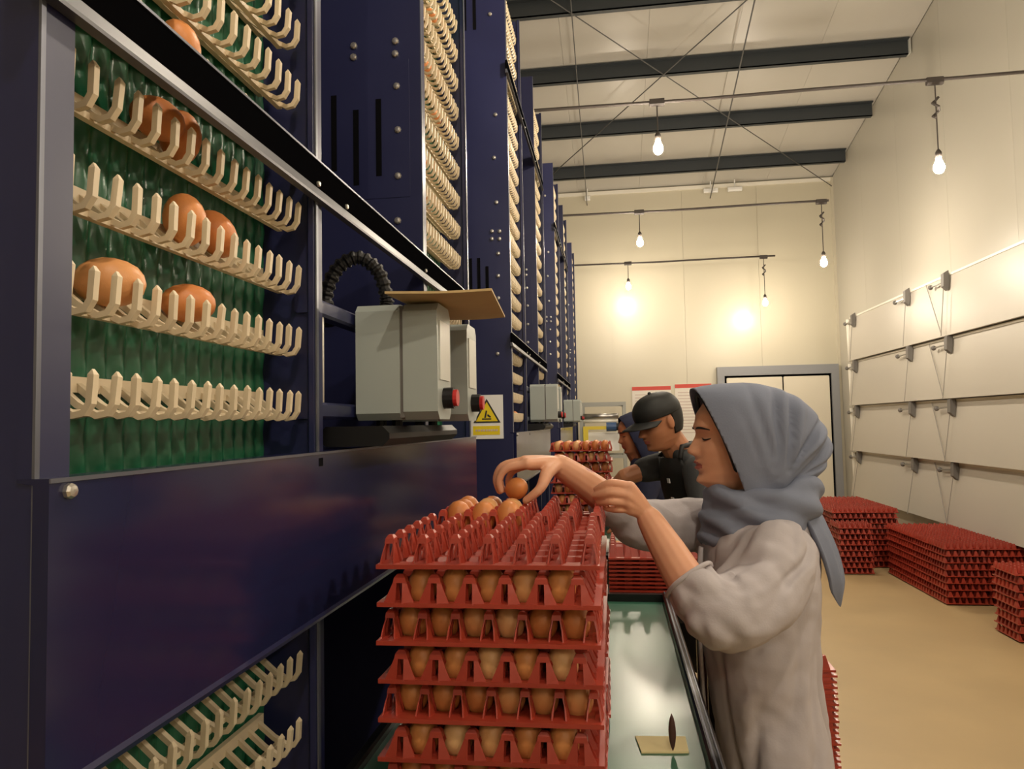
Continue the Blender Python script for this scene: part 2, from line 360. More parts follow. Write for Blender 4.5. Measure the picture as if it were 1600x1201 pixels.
# ------------------------------------------------------------------ egg lift machines
FX = -0.45            # front face of the machines
BOLT = MB().lathe([(0.0075, 0.0), (0.0075, 0.004), (0.0055, 0.0065), (0.002, 0.007)], 8).mesh('bolt')   # axis z, turned when placed
def bolt(parent, x, y, z, axis='-y', s=1.0):
    o = link('bolt', BOLT, 'zinc_bolt', parent, (x, y, z))
    o.rotation_euler = (PI / 2, 0, 0) if axis == '-y' else (0, PI / 2, 0)
    o.scale = (s, s, s)
    return o
NF, PF = 16, 0.0315
def finger(m, y, hw=0.0036):
    """one basket finger: from the back bar down to the front, then hooked upwards"""
    P = [(-0.532, 0.034), (-0.505, 0.012), (-0.484, 0.001), (-0.474, 0.003), (-0.468, 0.012), (-0.466, 0.038)]
    T = 0.0032
    pts = []
    for i, (px, pz) in enumerate(P):
        a = P[max(i - 1, 0)]; b = P[min(i + 1, len(P) - 1)]
        t = Vector((b[0] - a[0], b[1] - a[1])).normalized(); n = Vector((-t.y, t.x))
        pts.append((Vector((px, pz)) + n * T, Vector((px, pz)) - n * T))
    rings = []
    for (u, l) in pts:
        rings.append([(u.x, y - hw, u.y), (u.x, y + hw, u.y), (l.x, y + hw, l.y), (l.x, y - hw, l.y)])
    u, l = pts[-1]; tip = (u + l) / 2 + Vector((0, 0.005))
    rings.append([(tip.x, y - hw * .5, tip.y), (tip.x, y + hw * .5, tip.y), (tip.x, y + hw * .5, tip.y), (tip.x, y - hw * .5, tip.y)])
    m.rings(rings)
_m = MB(); finger(_m, 0.0); FINGER = _m.mesh('finger')
def basket_bars(m):
    L = NF * PF
    m.box(-0.536, -0.528, -0.012, L - 0.02, 0.026, 0.042)
    m.box(-0.502, -0.494, -0.006, L - 0.026, 0.001, 0.008)
_m = MB(); basket_bars(_m); BARS = _m.mesh('basket')
_m = MB(); basket_bars(_m)
for k in range(NF): finger(_m, k * PF)
COMB = _m.mesh('basket_comb')

def corrugated(y0, y1, z0, z1):
    """ribbed green sheet behind the baskets; ribs run up and down, slightly pinched"""
    m = MB(); ny = int((y1 - y0) / 0.0045); nz = max(2, int((z1 - z0) / 0.012)) if z1 - z0 < 2.0 and y0 < 1 else max(2, int((z1 - z0) / 0.1))
    vs = []
    for j in range(nz + 1):
        for i in range(ny + 1):
            y = y0 + (y1 - y0) * i / ny; z = z0 + (z1 - z0) * j / nz
            r = math.sin(2 * PI * (y - y0) / 0.030 + 0.35 * math.sin(2 * PI * z / 0.096))
            vs.append((-0.541 + 0.0045 * r * (0.8 + 0.3 * math.sin(2 * PI * z / 0.048)), y, z))
    fs = [(j * (ny + 1) + i, j * (ny + 1) + i + 1, (j + 1) * (ny + 1) + i + 1, (j + 1) * (ny + 1) + i) for j in range(nz) for i in range(ny)]
    return m.add(vs, fs)

ZT = 3.65
def lift(Yo, idx):
    names = ['nearest blue egg lift with brown eggs in ivory finger baskets', 'blue egg lift behind the warning sign post', 'blue egg lift third along the aisle', 'narrow blue egg lift at the far end of the row']
    t = thing('egg_lift', names[idx], 'egg lift', (0, 0, 0), 'egg lifts along the aisle')
    mods = [Yo, Yo + 1.202] if idx < 3 else [Yo]
    for mi, a in enumerate(mods):
        b = a + 0.562
        near = idx == 0 and mi == 0
        # side plates and front flanges
        sp = part('side_plate', bx(-1.25, FX, a, a + 0.012, 0, ZT), 'navy', t)
        part('side_plate', bx(-1.25, FX - 0.002, b, b + 0.012, 0, ZT), 'navy', t)
        part('front_flange', bx(FX - 0.012, FX + 0.002, a - 0.0005, a + 0.039, 0, ZT), 'navy', t)
        part('front_flange', MB().cbox(FX - 0.012, FX + 0.002, b - 0.012, b + 0.018, 0, ZT, 0.003, 'z'), 'navy', t)
        part('flange_edge', bx(FX + 0.002, FX + 0.0045, b - 0.0125, b - 0.005, 0, ZT), 'rail_edge', t)
        part('flange_edge', bx(FX + 0.002, FX + 0.0045, a - 0.001, a + 0.004, 0, ZT), 'rail_edge', t)
        part('rear_plate', bx(-1.25, -1.235, a + 0.012, b, 0, ZT), 'navy', t)
        # green ribbed sheet
        if near:
            part('ribbed_sheet', corrugated(a + 0.012, b, 0.75, 2.45), 'green_sheet', t, True)
        else:
            part('ribbed_sheet', corrugated(a + 0.012, b, 0.75, ZT - 0.05), 'green_sheet', t, True)
        # baskets
        for k in range(-7, 22):
            z = 1.494 + 0.0955 * k
            if -3 <= k <= -1: continue
            if near:
                if k > 8: continue
                bo = link('basket', BARS, 'ivory_plastic', t, (0, a + 0.057, z))
                for q in range(NF):
                    fo = link('finger', FINGER, 'ivory_plastic', bo, (0, q * PF + random.uniform(-.0012, .0012), random.uniform(-.001, .001)))
                    fo.rotation_euler = (random.uniform(-.06, .06), 0, 0)
            else:
                if idx == 0 and (k > 13 or k < 3): continue
                if idx > 0 and k < 0: continue
                link('basket', COMB, 'ivory_plastic', t, (0, a + 0.055, z))['kind'] = 'stuff'
        # plate slots and bolts
        if mi == 1:
            for (sx, z0, z1) in ((-0.67, 2.115, 2.307), (-0.613, 2.076, 2.266), (-0.555, 2.096, 2.289)):
                part('slot', bx(sx - 0.007, sx + 0.007, a - 0.003, a, z0, z1), 'slot_black', t)
                if idx < 2: part('slot', bx(sx - 0.007, sx + 0.007, a - 0.003, a, z0 + 0.9, z1 + 0.9), 'slot_black', t)
            for (qx, qz) in ((-0.617, 2.43), (-0.618, 2.401), (-0.51, 2.432), (-0.511, 2.4), (-0.508, 2.318), (-0.506, 2.208), (-0.507, 2.093), (-0.509, 1.982)):
                bolt(t, qx, a, qz, '-y', 1.15)
            part('cover_plate', bx(-0.72, -0.477, a - 0.0015, a, 2.04, 2.385), 'navy', t)
        elif idx > 0:
            for (sx, z0, z1) in ((-0.636, 3.31, 3.55), (-0.590, 3.31, 3.55), (-0.628, 2.02, 2.24), (-0.59, 2.02, 2.24), (-0.552, 2.0, 2.2)):
                part('slot', bx(sx - 0.007, sx + 0.007, a - 0.003, a, z0, z1), 'slot_black', t)
            for (qx, qz) in ((-0.503, 2.492), (-0.526, 2.36), (-0.491, 2.358), (-0.527, 2.325), (-0.492, 2.323), (-0.499, 2.256), (-0.501, 2.154), (-0.502, 2.052), (-0.51, 1.8), (-0.517, 3.376), (-0.5, 2.9), (-0.51, 2.7)):
                bolt(t, qx, a, qz, '-y', 1.2)
        else:
            for (qx, qz) in ((-0.500, 1.297), (-0.500, 1.24), (-0.492, 1.80), (-0.485, 1.62)):
                bolt(t, qx, a, qz, '-y', 0.9 if qz < 1.4 else 0.35)
    if idx < 3:
        # horizontal rails, low panel
        for (z0, z1) in ((1.829, 1.892), (3.08, 3.143)):
            ya, yb = Yo - 0.03, Yo + 1.70
            part('rail', bx(FX + 0.003, FX + 0.011, ya, yb, z0 + 0.018, z1 - 0.003), 'black_rail', t)
            part('rail_lip', MB().prism([(FX + 0.003, z0), (FX + 0.015, z0), (FX + 0.015, z0 + 0.004), (FX + 0.011, z0 + 0.018), (FX + 0.003, z0 + 0.018)], ya, yb, 'y'), 'rail_navy_lit', t)
            part('rail_lip', bx(FX + 0.003, FX + 0.0125, ya, yb, z1 - 0.003, z1), 'rail_edge', t)  # lighter strip paints the light caught along the rail's top edge
            for yy in (Yo + 0.54, Yo + 0.66, Yo + 1.19):
                bolt(t, FX + 0.011, yy, z0 + 0.024, 'x', 0.6)
        ya, yb = Yo - 0.002, Yo + 1.775
        pn = part('low_panel', MB().prism([(FX + 0.004, 1.206), (FX + 0.018, 1.206), (FX + 0.018, 1.445), (FX - 0.010, 1.445), (FX - 0.010, 1.442), (FX + 0.004, 1.440)], ya, yb, 'y'), 'navy_panel', t)
        part('panel_lip', MB().tube([(FX + 0.012, ya, 1.205), (FX + 0.012, yb, 1.205)], 0.008, 8), 'navy', pn)
        part('panel_edge', bx(FX + 0.018, FX + 0.0195, ya, yb, 1.4415, 1.445), 'rail_edge', pn)
        bolt(pn, FX + 0.018, Yo + 0.018, 1.434, 'x', 0.85)
        part('square_hole', bx(FX + 0.018, FX + 0.0185, Yo + 0.522, Yo + 0.537, 1.424, 1.436), 'slot_black', pn)
        # black sheet added to stand for the deep shade behind the lower opening
        part('shade_sheet', bx(-0.95, -0.94, Yo + 0.58, Yo + 1.75, 0.0, 1.4), 'black_rail', t)
        # shelf brackets for the control boxes
        for zb in (1.508, 1.672):
            part('mount_bar', MB().cbox(FX - 0.035, FX - 0.005, Yo + 0.557, Yo + 1.202, zb - 0.013, zb + 0.013, 0.004, 'y'), 'navy', t)
        part('tie_rod', MB().tube([(FX - 0.018, Yo + 0.612, 1.515), (FX - 0.018, Yo + 0.612, 1.665)], 0.008, 10), 'flap_edge', t, True)
        part('cable_duct', MB().cbox(FX - 0.03, FX + 0.09, Yo + 0.637, Yo + 1.157, 1.449, 1.482, 0.012, 'y'), 'black_plastic', t)
    # lower frame legs in front, seen below the panel
    return t
lifts = [lift(0.518 + 2.75 * i, i) for i in range(4)]

# control boxes
def control_box(yo, z0, label, dark=False, small=False):
    t = thing('control_box', label, 'control box', (FX, yo, z0), 'grey control boxes')
    wd = 0.105
    part('body', MB().cbox(0.0, 0.080, 0, wd, 0, 0.205, 0.012, 'x'), 'box_grey', t)
    part('seam', bx(0.079, 0.087, 0.004, wd - 0.004, 0.004, 0.201), 'bracket_grey', t)
    ld = part('lid', MB().cbox(0.086, 0.148, 0, wd, 0, 0.205, 0.014, 'x'), 'box_grey', t)
    part('label_plate', bx(0.148, 0.150, 0.015, wd - 0.015, 0.07, 0.175), 'box_lid', ld)
    kb = part('switch', MB().tube([(0.148, 0.05, 0.038), (0.166, 0.05, 0.038)], 0.019, 14), 'black_plastic', ld)
    part('switch_cap', MB().tube([(0.166, 0.05, 0.038), (0.173, 0.05, 0.038)], 0.015, 14), 'red_button', kb)
    for gx in (0.03, 0.06):
        part('cable_gland', MB().tube([(gx, 0.05, 0.0), (gx, 0.05, -0.018)], 0.010, 8), 'black_plastic', t)
    return t
for i in range(3):
    o = 2.75 * i
    control_box(1.25 + o, 1.492, ['large grey control box nearest the eggs, under the cardboard', 'small grey control box above the far red tray stack, nearer one', 'tiny grey control box furthest along the aisle'][i])
    control_box(1.515 + o, 1.49, ['grey control box with a dark switch, behind the large one', 'grey control box tucked behind the small far one', 'last tiny grey control box hidden behind another'][i])
# corrugated conduit looping from the rail into the first box
pts, _ = spline([(-0.492, 1.235, 1.66), (-0.500, 1.24, 1.715), (-0.482, 1.25, 1.765), (-0.447, 1.262, 1.785), (-0.414, 1.272, 1.760), (-0.402, 1.28, 1.715), (-0.402, 1.28, 1.697)], 0.01, 14)
rad = [0.0135 if (i // 2) % 2 else 0.0105 for i in range(len(pts))]
tag(part('conduit_hose', MB().tube(pts, rad, 10), 'black_plastic'), 'black ribbed conduit hose looping into the large grey box', 'hose')
# cardboard sheet lying on the boxes
m = MB(); cz = 1.7015
C = [Vector((-0.372, 1.175)), Vector((-0.198, 1.215)), Vector((-0.222, 1.53)), Vector((-0.356, 1.50))]
vs = []; n = 8
for j in range(n + 1):
    for i in range(n + 1):
        u, v = i / n, j / n
        p = (C[0] * (1 - u) + C[1] * u) * (1 - v) + (C[3] * (1 - u) + C[2] * u) * v
        vs.append((p.x, p.y, cz + 0.012 * max(0, u - 0.45) ** 1.5))
k = len(vs); vs += [(a, b, c + 0.004) for a, b, c in vs]
fs = []
for j in range(n):
    for i in range(n):
        q = (j * (n + 1) + i, j * (n + 1) + i + 1, (j + 1) * (n + 1) + i + 1, (j + 1) * (n + 1) + i)
        fs.append(q[::-1]); fs.append(tuple(x + k for x in q))
ring = [i for i in range(n + 1)] + [(j + 1) * (n + 1) - 1 for j in range(1, n + 1)] + [n * (n + 1) + i for i in range(n - 1, -1, -1)] + [j * (n + 1) for j in range(n - 1, 0, -1)]
fs += [(ring[i], ring[(i + 1) % len(ring)], ring[(i + 1) % len(ring)] + k, ring[i] + k) for i in range(len(ring))]
tag(part('cardboard_sheet', m.add(vs, fs), 'cardboard'), 'tan cardboard sheet lying on top of the grey boxes', 'cardboard')

# warning sign on the second lift's post
def warning_sign():
    t = thing('warning_sign', 'white and yellow warning sign with a triangle on the blue post', 'sign', (-0.564, 3.268, 1.418))
    part('sign_plate', bx(-0.074, 0.074, -0.004, -0.0005, 0.0, 0.197), 'sticker_white', t)
    tr = part('triangle', MB().prism([(-0.062, 0.072), (0.062, 0.072), (0.0, 0.180)], -0.0052, -0.004, 'y'), 'sticker_black', t)
    part('triangle_field', MB().prism([(-0.050, 0.0785), (0.050, 0.0785), (0.0, 0.166)], -0.0062, -0.0052, 'y'), 'sticker_yellow', tr)
    m = MB(); m.prism([(-0.022, 0.086), (0.020, 0.086), (0.020, 0.092), (-0.022, 0.092)], -0.0070, -0.0062, 'y')
    m.prism([(-0.012, 0.094), (-0.004, 0.094), (0.002, 0.125), (-0.004, 0.128)], -0.0070, -0.0062, 'y')
    m.prism([(0.002, 0.102), (0.016, 0.094), (0.019, 0.100), (0.004, 0.112)], -0.0070, -0.0062, 'y')
    m.lathe([(0.0005, 0), (0.006, 0.0)], 8, (0, 0, 0))
    m2 = MB(); m2.add(m.v, m.f)
    part('pictogram', MB().add([v for v in m.v[:-16]], [f for f in m.f if max(f) < len(m.v) - 16]), 'sticker_black', tr)
    part('caption_bar', bx(-0.064, 0.058, -0.0052, -0.004, 0.018, 0.058), 'sticker_yellow', t)
    m = MB()
    for k in range(9): m.box(-0.052 + k * 0.0115, -0.044 + k * 0.0115, -0.006, -0.0052, 0.034, 0.043)
    o = part('caption_print', m, 'print_grey', t); o['kind'] = 'stuff'
warning_sign()

# ------------------------------------------------------------------ work tables
def table(y0, y1, label):
    t = thing('conveyor_table', label, 'table', (0, y0, 0), 'conveyor tables')
    L = y1 - y0
    part('belt', bx(-0.40, 0.128, 0.02, L - 0.02, 0.93, 0.95), 'green_belt', t)
    part('side_rail', MB().cbox(0.128, 0.150, 0, L, 0.86, 0.975, 0.004, 'y'), 'table_black', t)
    part('rail_groove', bx(0.134, 0.137, 0.0, L, 0.975, 0.977), 'rail_edge', t)
    part('rail_groove', bx(0.143, 0.145, 0.0, L, 0.975, 0.977), 'rail_edge', t)
    part('side_rail', MB().cbox(-0.42, -0.40, 0, L, 0.86, 0.965, 0.004, 'y'), 'table_black', t)
    part('end_rail', bx(-0.40, 0.128, L - 0.02, L, 0.86, 0.972), 'table_black', t)
    part('end_rail', bx(-0.40, 0.128, 0.0, 0.02, 0.86, 0.96), 'table_black', t)
    part('under_pan', bx(-0.40, 0.128, 0.02, L - 0.02, 0.87, 0.90), 'table_black', t)
    for (lx, ly) in ((-0.40, 0.06), (0.10, 0.06), (-0.40, L - 0.12), (0.10, L - 0.12)):
        lg = part('leg', bx(lx, lx + 0.04, ly, ly + 0.04, 0.012, 0.87), 'table_black', t)
        part('foot', bx(lx - 0.015, lx + 0.055, ly - 0.015, ly + 0.055, 0.0, 0.012), 'steel', lg)
    return t
table(0.35, 2.255, 'black framed table with a shiny green belt beside the woman')
table(2.85, 4.75, 'black framed table under the far tray stack')
tag(part('paper_note', MB().prism([(0.022, 1.285), (0.030, 1.225), (0.105, 1.232), (0.105, 1.29)], 0.9503, 0.953, 'z'), 'paper_note'), 'small yellow paper note lying on the green belt', 'paper')
pg = []
for i in range(9):
    a = i / 8; pg.append((0.5 + 5.5 * math.sin(PI * a) ** 0.7, a * 0.056))
tag(part('wooden_peg', MB().rings([[(0.080 + 0.001 * r * math.cos(2 * PI * k / 10), 1.233 + 0.0004 * r * math.sin(2 * PI * k / 10) + 0.006 * z / 0.056, 0.953 + z) for k in range(10)] for r, z in pg]), 'brown_peg', None, True), 'dark brown upright peg standing on the yellow note', 'peg')

# ------------------------------------------------------------------ egg trays and eggs
TS = 0.156     # half size of a tray
CXs = [(i - 2.5) * 0.050 for i in range(6)]; CYs = [(j - 3) * 0.0475 for j in range(7)]
def tray_mesh(detail):
    m = MB()
    # outer flange
    r0, r1 = 0.140, TS
    m.box(-TS, TS, -TS, -r0 - 0.0035, 0, 0.006); m.box(-TS, TS, r0 + 0.0035, TS, 0, 0.006)
    m.box(-TS, -r0, -r0 - .0035, r0 + .0035, 0, 0.006); m.box(r0, TS, -r0 - .0035, r0 + .0035, 0, 0.006)
    # cell plates with cups
    for i in range(5):
        for j in range(6):
            cx = (CXs[i] + CXs[i + 1]) / 2; cy = (CYs[j] + CYs[j + 1]) / 2
            x0 = CXs[i] if i else -r0; x1 = CXs[i + 1] if i < 4 else r0
            y0 = CYs[j] if j else -r0 - .0035; y1 = CYs[j + 1] if j < 5 else r0 + .0035
            if not detail:
                m.add([(x0, y0, 0.004), (x1, y0, 0.004), (x1, y1, 0.004), (x0, y1, 0.004), (cx, cy, -0.010)], [(0, 1, 4), (1, 2, 4), (2, 3, 4), (3, 0, 4)])
                continue
            out = [(x0, y0), ((x0 + x1) / 2, y0), (x1, y0), (x1, (y0 + y1) / 2), (x1, y1), ((x0 + x1) / 2, y1), (x0, y1), (x0, (y0 + y1) / 2)]
            ang = [math.atan2(p[1] - cy, p[0] - cx) for p in out]
            up = [(p[0], p[1], 0.005) for p in out]
            mid = [(cx + 0.0215 * math.cos(a), cy + 0.0205 * math.sin(a), 0.004) for a in ang]
            low = [(cx + 0.013 * math.cos(a), cy + 0.013 * math.sin(a), -0.008) for a in ang]
            fs = [(k, (k + 1) % 8, 8 + (k + 1) % 8, 8 + k) for k in range(8)] + [(8 + k, 8 + (k + 1) % 8, 16 + (k + 1) % 8, 16 + k) for k in range(8)]
            m.add(up + mid + low, fs)
    # pylons
    for ix, px in enumerate(CXs):
        for iy, py in enumerate(CYs):
            if not detail:
                B = [(px + sx * 0.017, py + sy * 0.012, 0.004) for sx, sy in ((-1, -1), (1, -1), (1, 1), (-1, 1))]
                T = [(px + sx * 0.007, py + sy * 0.005, 0.043) for sx, sy in ((-1, -1), (1, -1), (1, 1), (-1, 1))]
                m.add(B + T, [(k, (k + 1) % 4, 4 + (k + 1) % 4, 4 + k) for k in range(4)] + [(4, 5, 6, 7)])
                continue
            zs = 0.033
            for sx in (-1, 1):
                for sy in (-1, 1):
                    a = [(px + sx * u, py + sy * v, 0.004) for u, v in ((0.0048, 0.0088), (0.0225, 0.0088), (0.0225, 0.0112), (0.0048, 0.0140))]
                    b = [(px + sx * u, py + sy * v, zs * 0.6) for u, v in ((0.0046, 0.0072), (0.0150, 0.0072), (0.0150, 0.0090), (0.0046, 0.0102))]
                    c = [(px + sx * u, py + sy * v, zs) for u, v in ((0.0042, 0.0042), (0.0095, 0.0042), (0.0095, 0.0060), (0.0042, 0.0072))]
                    vs = a + b + c; fs = []
                    for l in (0, 4):
                        fs += [(l + k, l + (k + 1) % 4, l + 4 + (k + 1) % 4, l + 4 + k) for k in range(4)]
                    if sx * sy < 0: fs = [f[::-1] for f in fs]
                    m.add(vs, fs)
            B = [(px + sx * 0.0096, py + sy * 0.0072, zs - 0.001) for sx, sy in ((-1, -1), (1, -1), (1, 1), (-1, 1))]
            M2 = [(px + sx * 0.0080, py + sy * 0.0062, zs + 0.006) for sx, sy in ((-1, -1), (1, -1), (1, 1), (-1, 1))]
            T = [(px + sx * 0.0045, py + sy * 0.0032, 0.0435) for sx, sy in ((-1, -1), (1, -1), (1, 1), (-1, 1))]
            m.add(B + M2 + T, [(k, (k + 1) % 4, 4 + (k + 1) % 4, 4 + k) for k in range(4)] + [(4 + k, 4 + (k + 1) % 4, 8 + (k + 1) % 4, 8 + k) for k in range(4)] + [(8, 9, 10, 11), (3, 2, 1, 0)])
    return m.mesh('egg_tray_detailed' if detail else 'egg_tray_plain')
TRAY, TRAY_LO = tray_mesh(True), tray_mesh(False)
TRAY.materials.append(MATS['tray_red']); TRAY_LO.materials.append(MATS['tray_red'])
EGG = MB().lathe([(0.0015, -0.0285), (0.0085, -0.0265), (0.0150, -0.0215), (0.0195, -0.0130), (0.0218, -0.0030), (0.0215, 0.0060), (0.0185, 0.0155), (0.0135, 0.0225), (0.0075, 0.0268), (0.0015, 0.0285)], 18).mesh('egg', True)
EGG.materials.append(MATS['egg_shell'])
def egg(loc, label, group, rot=(PI, 0, 0), s=1.0):
    o = link('egg', EGG, None, None, loc); o.rotation_euler = rot; o.scale = (s, s, s * random.uniform(0.97, 1.04))
    return tag(o, label, 'egg', group)
def tray(x, y, z, turned, label, group, lo=False, jit=0.0015):
    o = link('egg_tray', TRAY_LO if lo else TRAY, None, None, (x + random.uniform(-jit, jit), y + random.uniform(-jit, jit), z), (PI / 2 if turned else 0) + random.uniform(-.01, .01) * (jit > 0))
    return tag(o, label, 'egg tray', group)
PT = 0.0527
SX, SY = -0.180, 1.166
def rt(z): return random.uniform(-z, z)
for k in range(7):
    z = 1.2815 - PT * k
    turned = k % 2 == 0
    tray(SX, SY, z, turned, f'red plastic egg tray, {ORD[k]} from the top of the nearest stack', 'trays in the nearest stack')
    tray(SX + 0.003, SY + 0.3165, z - 0.001, turned, f'red plastic egg tray, {ORD[k]} from the top of the stack under the woman\'s hand', 'trays in the stack under the hand')
    if k == 0: continue
    ncol, nrow, dx, dy = (6, 5, 0.0475, 0.050) if turned else (5, 6, 0.050, 0.0475)
    for i in range(ncol):
        ex = SX + (i - (ncol - 1) / 2) * dx; ey = SY - (nrow - 1) / 2 * dy
        egg((ex + rt(.001), ey + rt(.001), z + 0.0215), f'brown egg {ORD[i]} from the left in the front of the {ORD[k]} tray down', 'eggs in the nearest stack', (PI + rt(.08), rt(.08), rt(3)))
    for j in range(1, nrow):
        ex = SX + (ncol - 1) / 2 * dx; ey = SY + (j - (nrow - 1) / 2) * dy
        egg((ex + rt(.001), ey, z + 0.0215), f'brown egg at the right edge of the {ORD[k]} tray down, {ORD[j]} behind the front', 'eggs along the right side of the nearest stack', (PI + rt(.08), rt(.08), rt(3)))
# eggs in the second stack's top tray
lab = {(0, 0): 'brown egg at the near left corner of the small egg cluster', (1, 0): 'brown egg in the middle of the cluster\'s near row', (2, 0): 'brown egg at the near right of the egg cluster',
       (0, 1): 'brown egg second back at the cluster\'s left edge', (1, 1): 'brown egg in the very middle of the egg cluster', (2, 1): 'brown egg right of the cluster\'s middle egg',
       (0, 2): 'brown egg at the far left of the egg cluster', (1, 2): 'brown egg at the far side of the cluster, below the hand'}
for (i, j), l in lab.items():
    egg((SX + 0.003 + (i - 2.5) * 0.0475, SY + 0.3165 + (j - 2) * 0.050, 1.2805 + 0.0255), l, 'eggs in the cluster on the top tray', (PI + rt(.15), rt(.15), rt(3)), 1.09)
# egg held in the hand
egg((-0.195, 1.458, 1.353), 'brown egg held in the woman\'s right hand', 'held egg', (1.3, 0.5, 0.4))
# eggs riding in the lift baskets: (y, row, lie)
for (yy, k, dz, rot, s, l) in ((0.672, 1, 0.041, (PI / 2, 0, -0.9), 1.14, 'large brown egg lying in the basket at the left post'), (0.810, 1, 0.042, (PI / 2, 0.1, -0.8), 1.06, 'brown egg lying in the third basket row, on its own'),
                        (0.802, 2, 0.045, (0.5, 0.2, 0), 1.12, 'brown egg left of a touching pair in the second basket row'), (0.872, 2, 0.046, (0.45, -0.45, 0), 1.10, 'brown egg right of a touching pair in the second basket row'),
                        (0.748, 3, 0.050, (1.2, 0.0, -0.9), 1.06, 'brown egg behind another in the upper basket row'), (0.792, 3, 0.046, (0.5, 0.4, 0), 1.08, 'brown egg in front of another in the upper basket row'),
                        (0.790, 4, 0.058, (0.7, 0.2, 0), 1.08, 'brown egg half hidden above the black rail')):
    egg((-0.4985, yy, 1.494 + 0.0955 * k + dz), l, 'eggs riding in the baskets', rot, s)
for i in range(26):      # eggs higher up in the second lift and beyond
    r = random.Random(i * 7 + 1)
    if i < 9: a, k = 1.72, [4, 6, 7, 9, 9, 10, 11, 12, 5][i]
    elif i < 18: a, k = 3.268 + (1.202 if i % 2 else 0), r.randint(0, 15)
    else: a, k = 6.018 + (1.202 if i % 2 else 0), r.randint(0, 12)
    slot = r.randint(0, 11); y = a + 0.075 + 0.035 * slot
    w_ = 'tall column of the first lift' if i < 9 else ('first' if i % 2 == 0 else 'second') + ' column beyond the sign' if i < 18 else ('first' if i % 2 == 0 else 'second') + ' far column'
    egg((-0.500, y, 1.494 + 0.0955 * k + 0.033), f'brown egg, basket row {nth(k)} up, place {nth(slot)}, {w_}', f'eggs {w_}', (PI / 2, 0, 0.1))

# second table: tray stack with eggs beside the man
for k in range(8):
    z = 1.340 - PT * k; turned = k % 2 == 0
    tray(-0.167, 3.86, z, turned, f'red egg tray, {ORD[k]} from the top of the stack behind the woman\'s wrist', 'trays in the stack behind the wrist')
    ncol, nrow, dx, dy = (6, 5, 0.0475, 0.050) if turned else (5, 6, 0.050, 0.0475)
    for i in range(ncol):
        egg((-0.167 + (i - (ncol - 1) / 2) * dx, 3.86 - (nrow - 1) / 2 * dy, z + 0.0215), f'egg {ORD[i]} from left, front of the {ORD[k]} tray down, stack behind the wrist', 'eggs in the stack behind the wrist', (PI + rt(.08), rt(.08), rt(3)))
    if k == 0:
        for i in range(ncol):
            for j in range(1, nrow):
                egg((-0.167 + (i - (ncol - 1) / 2) * dx, 3.86 + (j - (nrow - 1) / 2) * dy, z + 0.0215), f'egg on the top tray behind the wrist, {ORD[i]} from left, {ORD[j]} row back', 'eggs on top of the stack behind the wrist', (PI + rt(.08), rt(.08), rt(3)))
# white and brown eggs lying at the near end of the second table
tag(part('white_cup', MB().lathe([(0.018, 0), (0.022, 0.002), (0.026, 0.05), (0.024, 0.05), (0.020, 0.004), (0.002, 0.004)], 14, (-0.055, 2.95, 0.9725)), 'sticker_white', None, True), 'small white cup on the near end of the far table', 'cup')
egg((0.0, 2.96, 0.9725 + 0.021), 'brown egg lying beside the small white cup', 'loose egg', (PI / 2, 0, 0.6))
egg((0.06, 2.97, 0.9725 + 0.021), 'brown egg lying right of the loose egg by the cup', 'loose egg', (PI / 2, 0, 1.2))
tag(part('black_mat', bx(-0.10, 0.12, 2.88, 3.2, 0.9515, 0.9715), 'table_black'), 'black pad at the near end of the far table', 'pad')

# nested empty trays on a stand behind the first table
stnd = thing('tray_stand', 'black stand under the nested empty trays', 'stand', (0.13, 2.52, 0))
part('top', bx(-0.17, 0.17, -0.17, 0.17, 0.86, 0.90), 'table_black', stnd)
for sx in (-1, 1):
    for sy in (-1, 1): part('leg', bx(sx * 0.15 - 0.015, sx * 0.15 + 0.015, sy * 0.15 - 0.015, sy * 0.15 + 0.015, 0, 0.86), 'table_black', stnd)
for k in range(12):
    tray(0.128, 2.52, 0.911 + 0.0125 * k, True, f'red empty tray, {nth(11 - k)} from the top of the neat pile behind the belt', 'nested trays behind the belt', True, 0.0)
# tall nested pile on the floor behind the woman
for k in range(50):
    tray(0.445, 2.36, 0.011 + 0.0155 * k, k % 2 == 0 and False, f'empty red tray, {nth(49 - k)} from the top of the tall pile behind the woman', 'nested trays behind the woman', True, 0.002)

# ------------------------------------------------------------------ stacks on the floor by the right wall
def floor_stack(x0, y0, nx, ny, nz, where, grp, deep=99):
    P = 0.317
    for i in range(nx):
        for j in range(ny):
            for k in range(nz):
                if not (i == 0 or j == 0 or k == nz - 1): continue
                lab = f'red tray, {ORD[k]} layer up, {ORD[i]} across, {ORD[j]} deep in the {where}'
                tray(x0 + TS + i * P, y0 + TS + j * P, 0.011 + PT * k, k % 2 == 0, lab, grp, True, 0.002)
floor_stack(2.545, 6.25, 2, 4, 9, 'wide right-wall stack', 'trays in the wide floor stack')
floor_stack(2.09, 7.42, 1, 1, 9, 'single floor column', 'trays in the single column')
floor_stack(2.13, 7.76, 2, 4, 11, 'taller stack by the door', 'trays in the taller floor stack')
floor_stack(2.565, 5.25, 2, 1, 9, 'stack at the picture edge', 'trays in the cut-off floor stack')

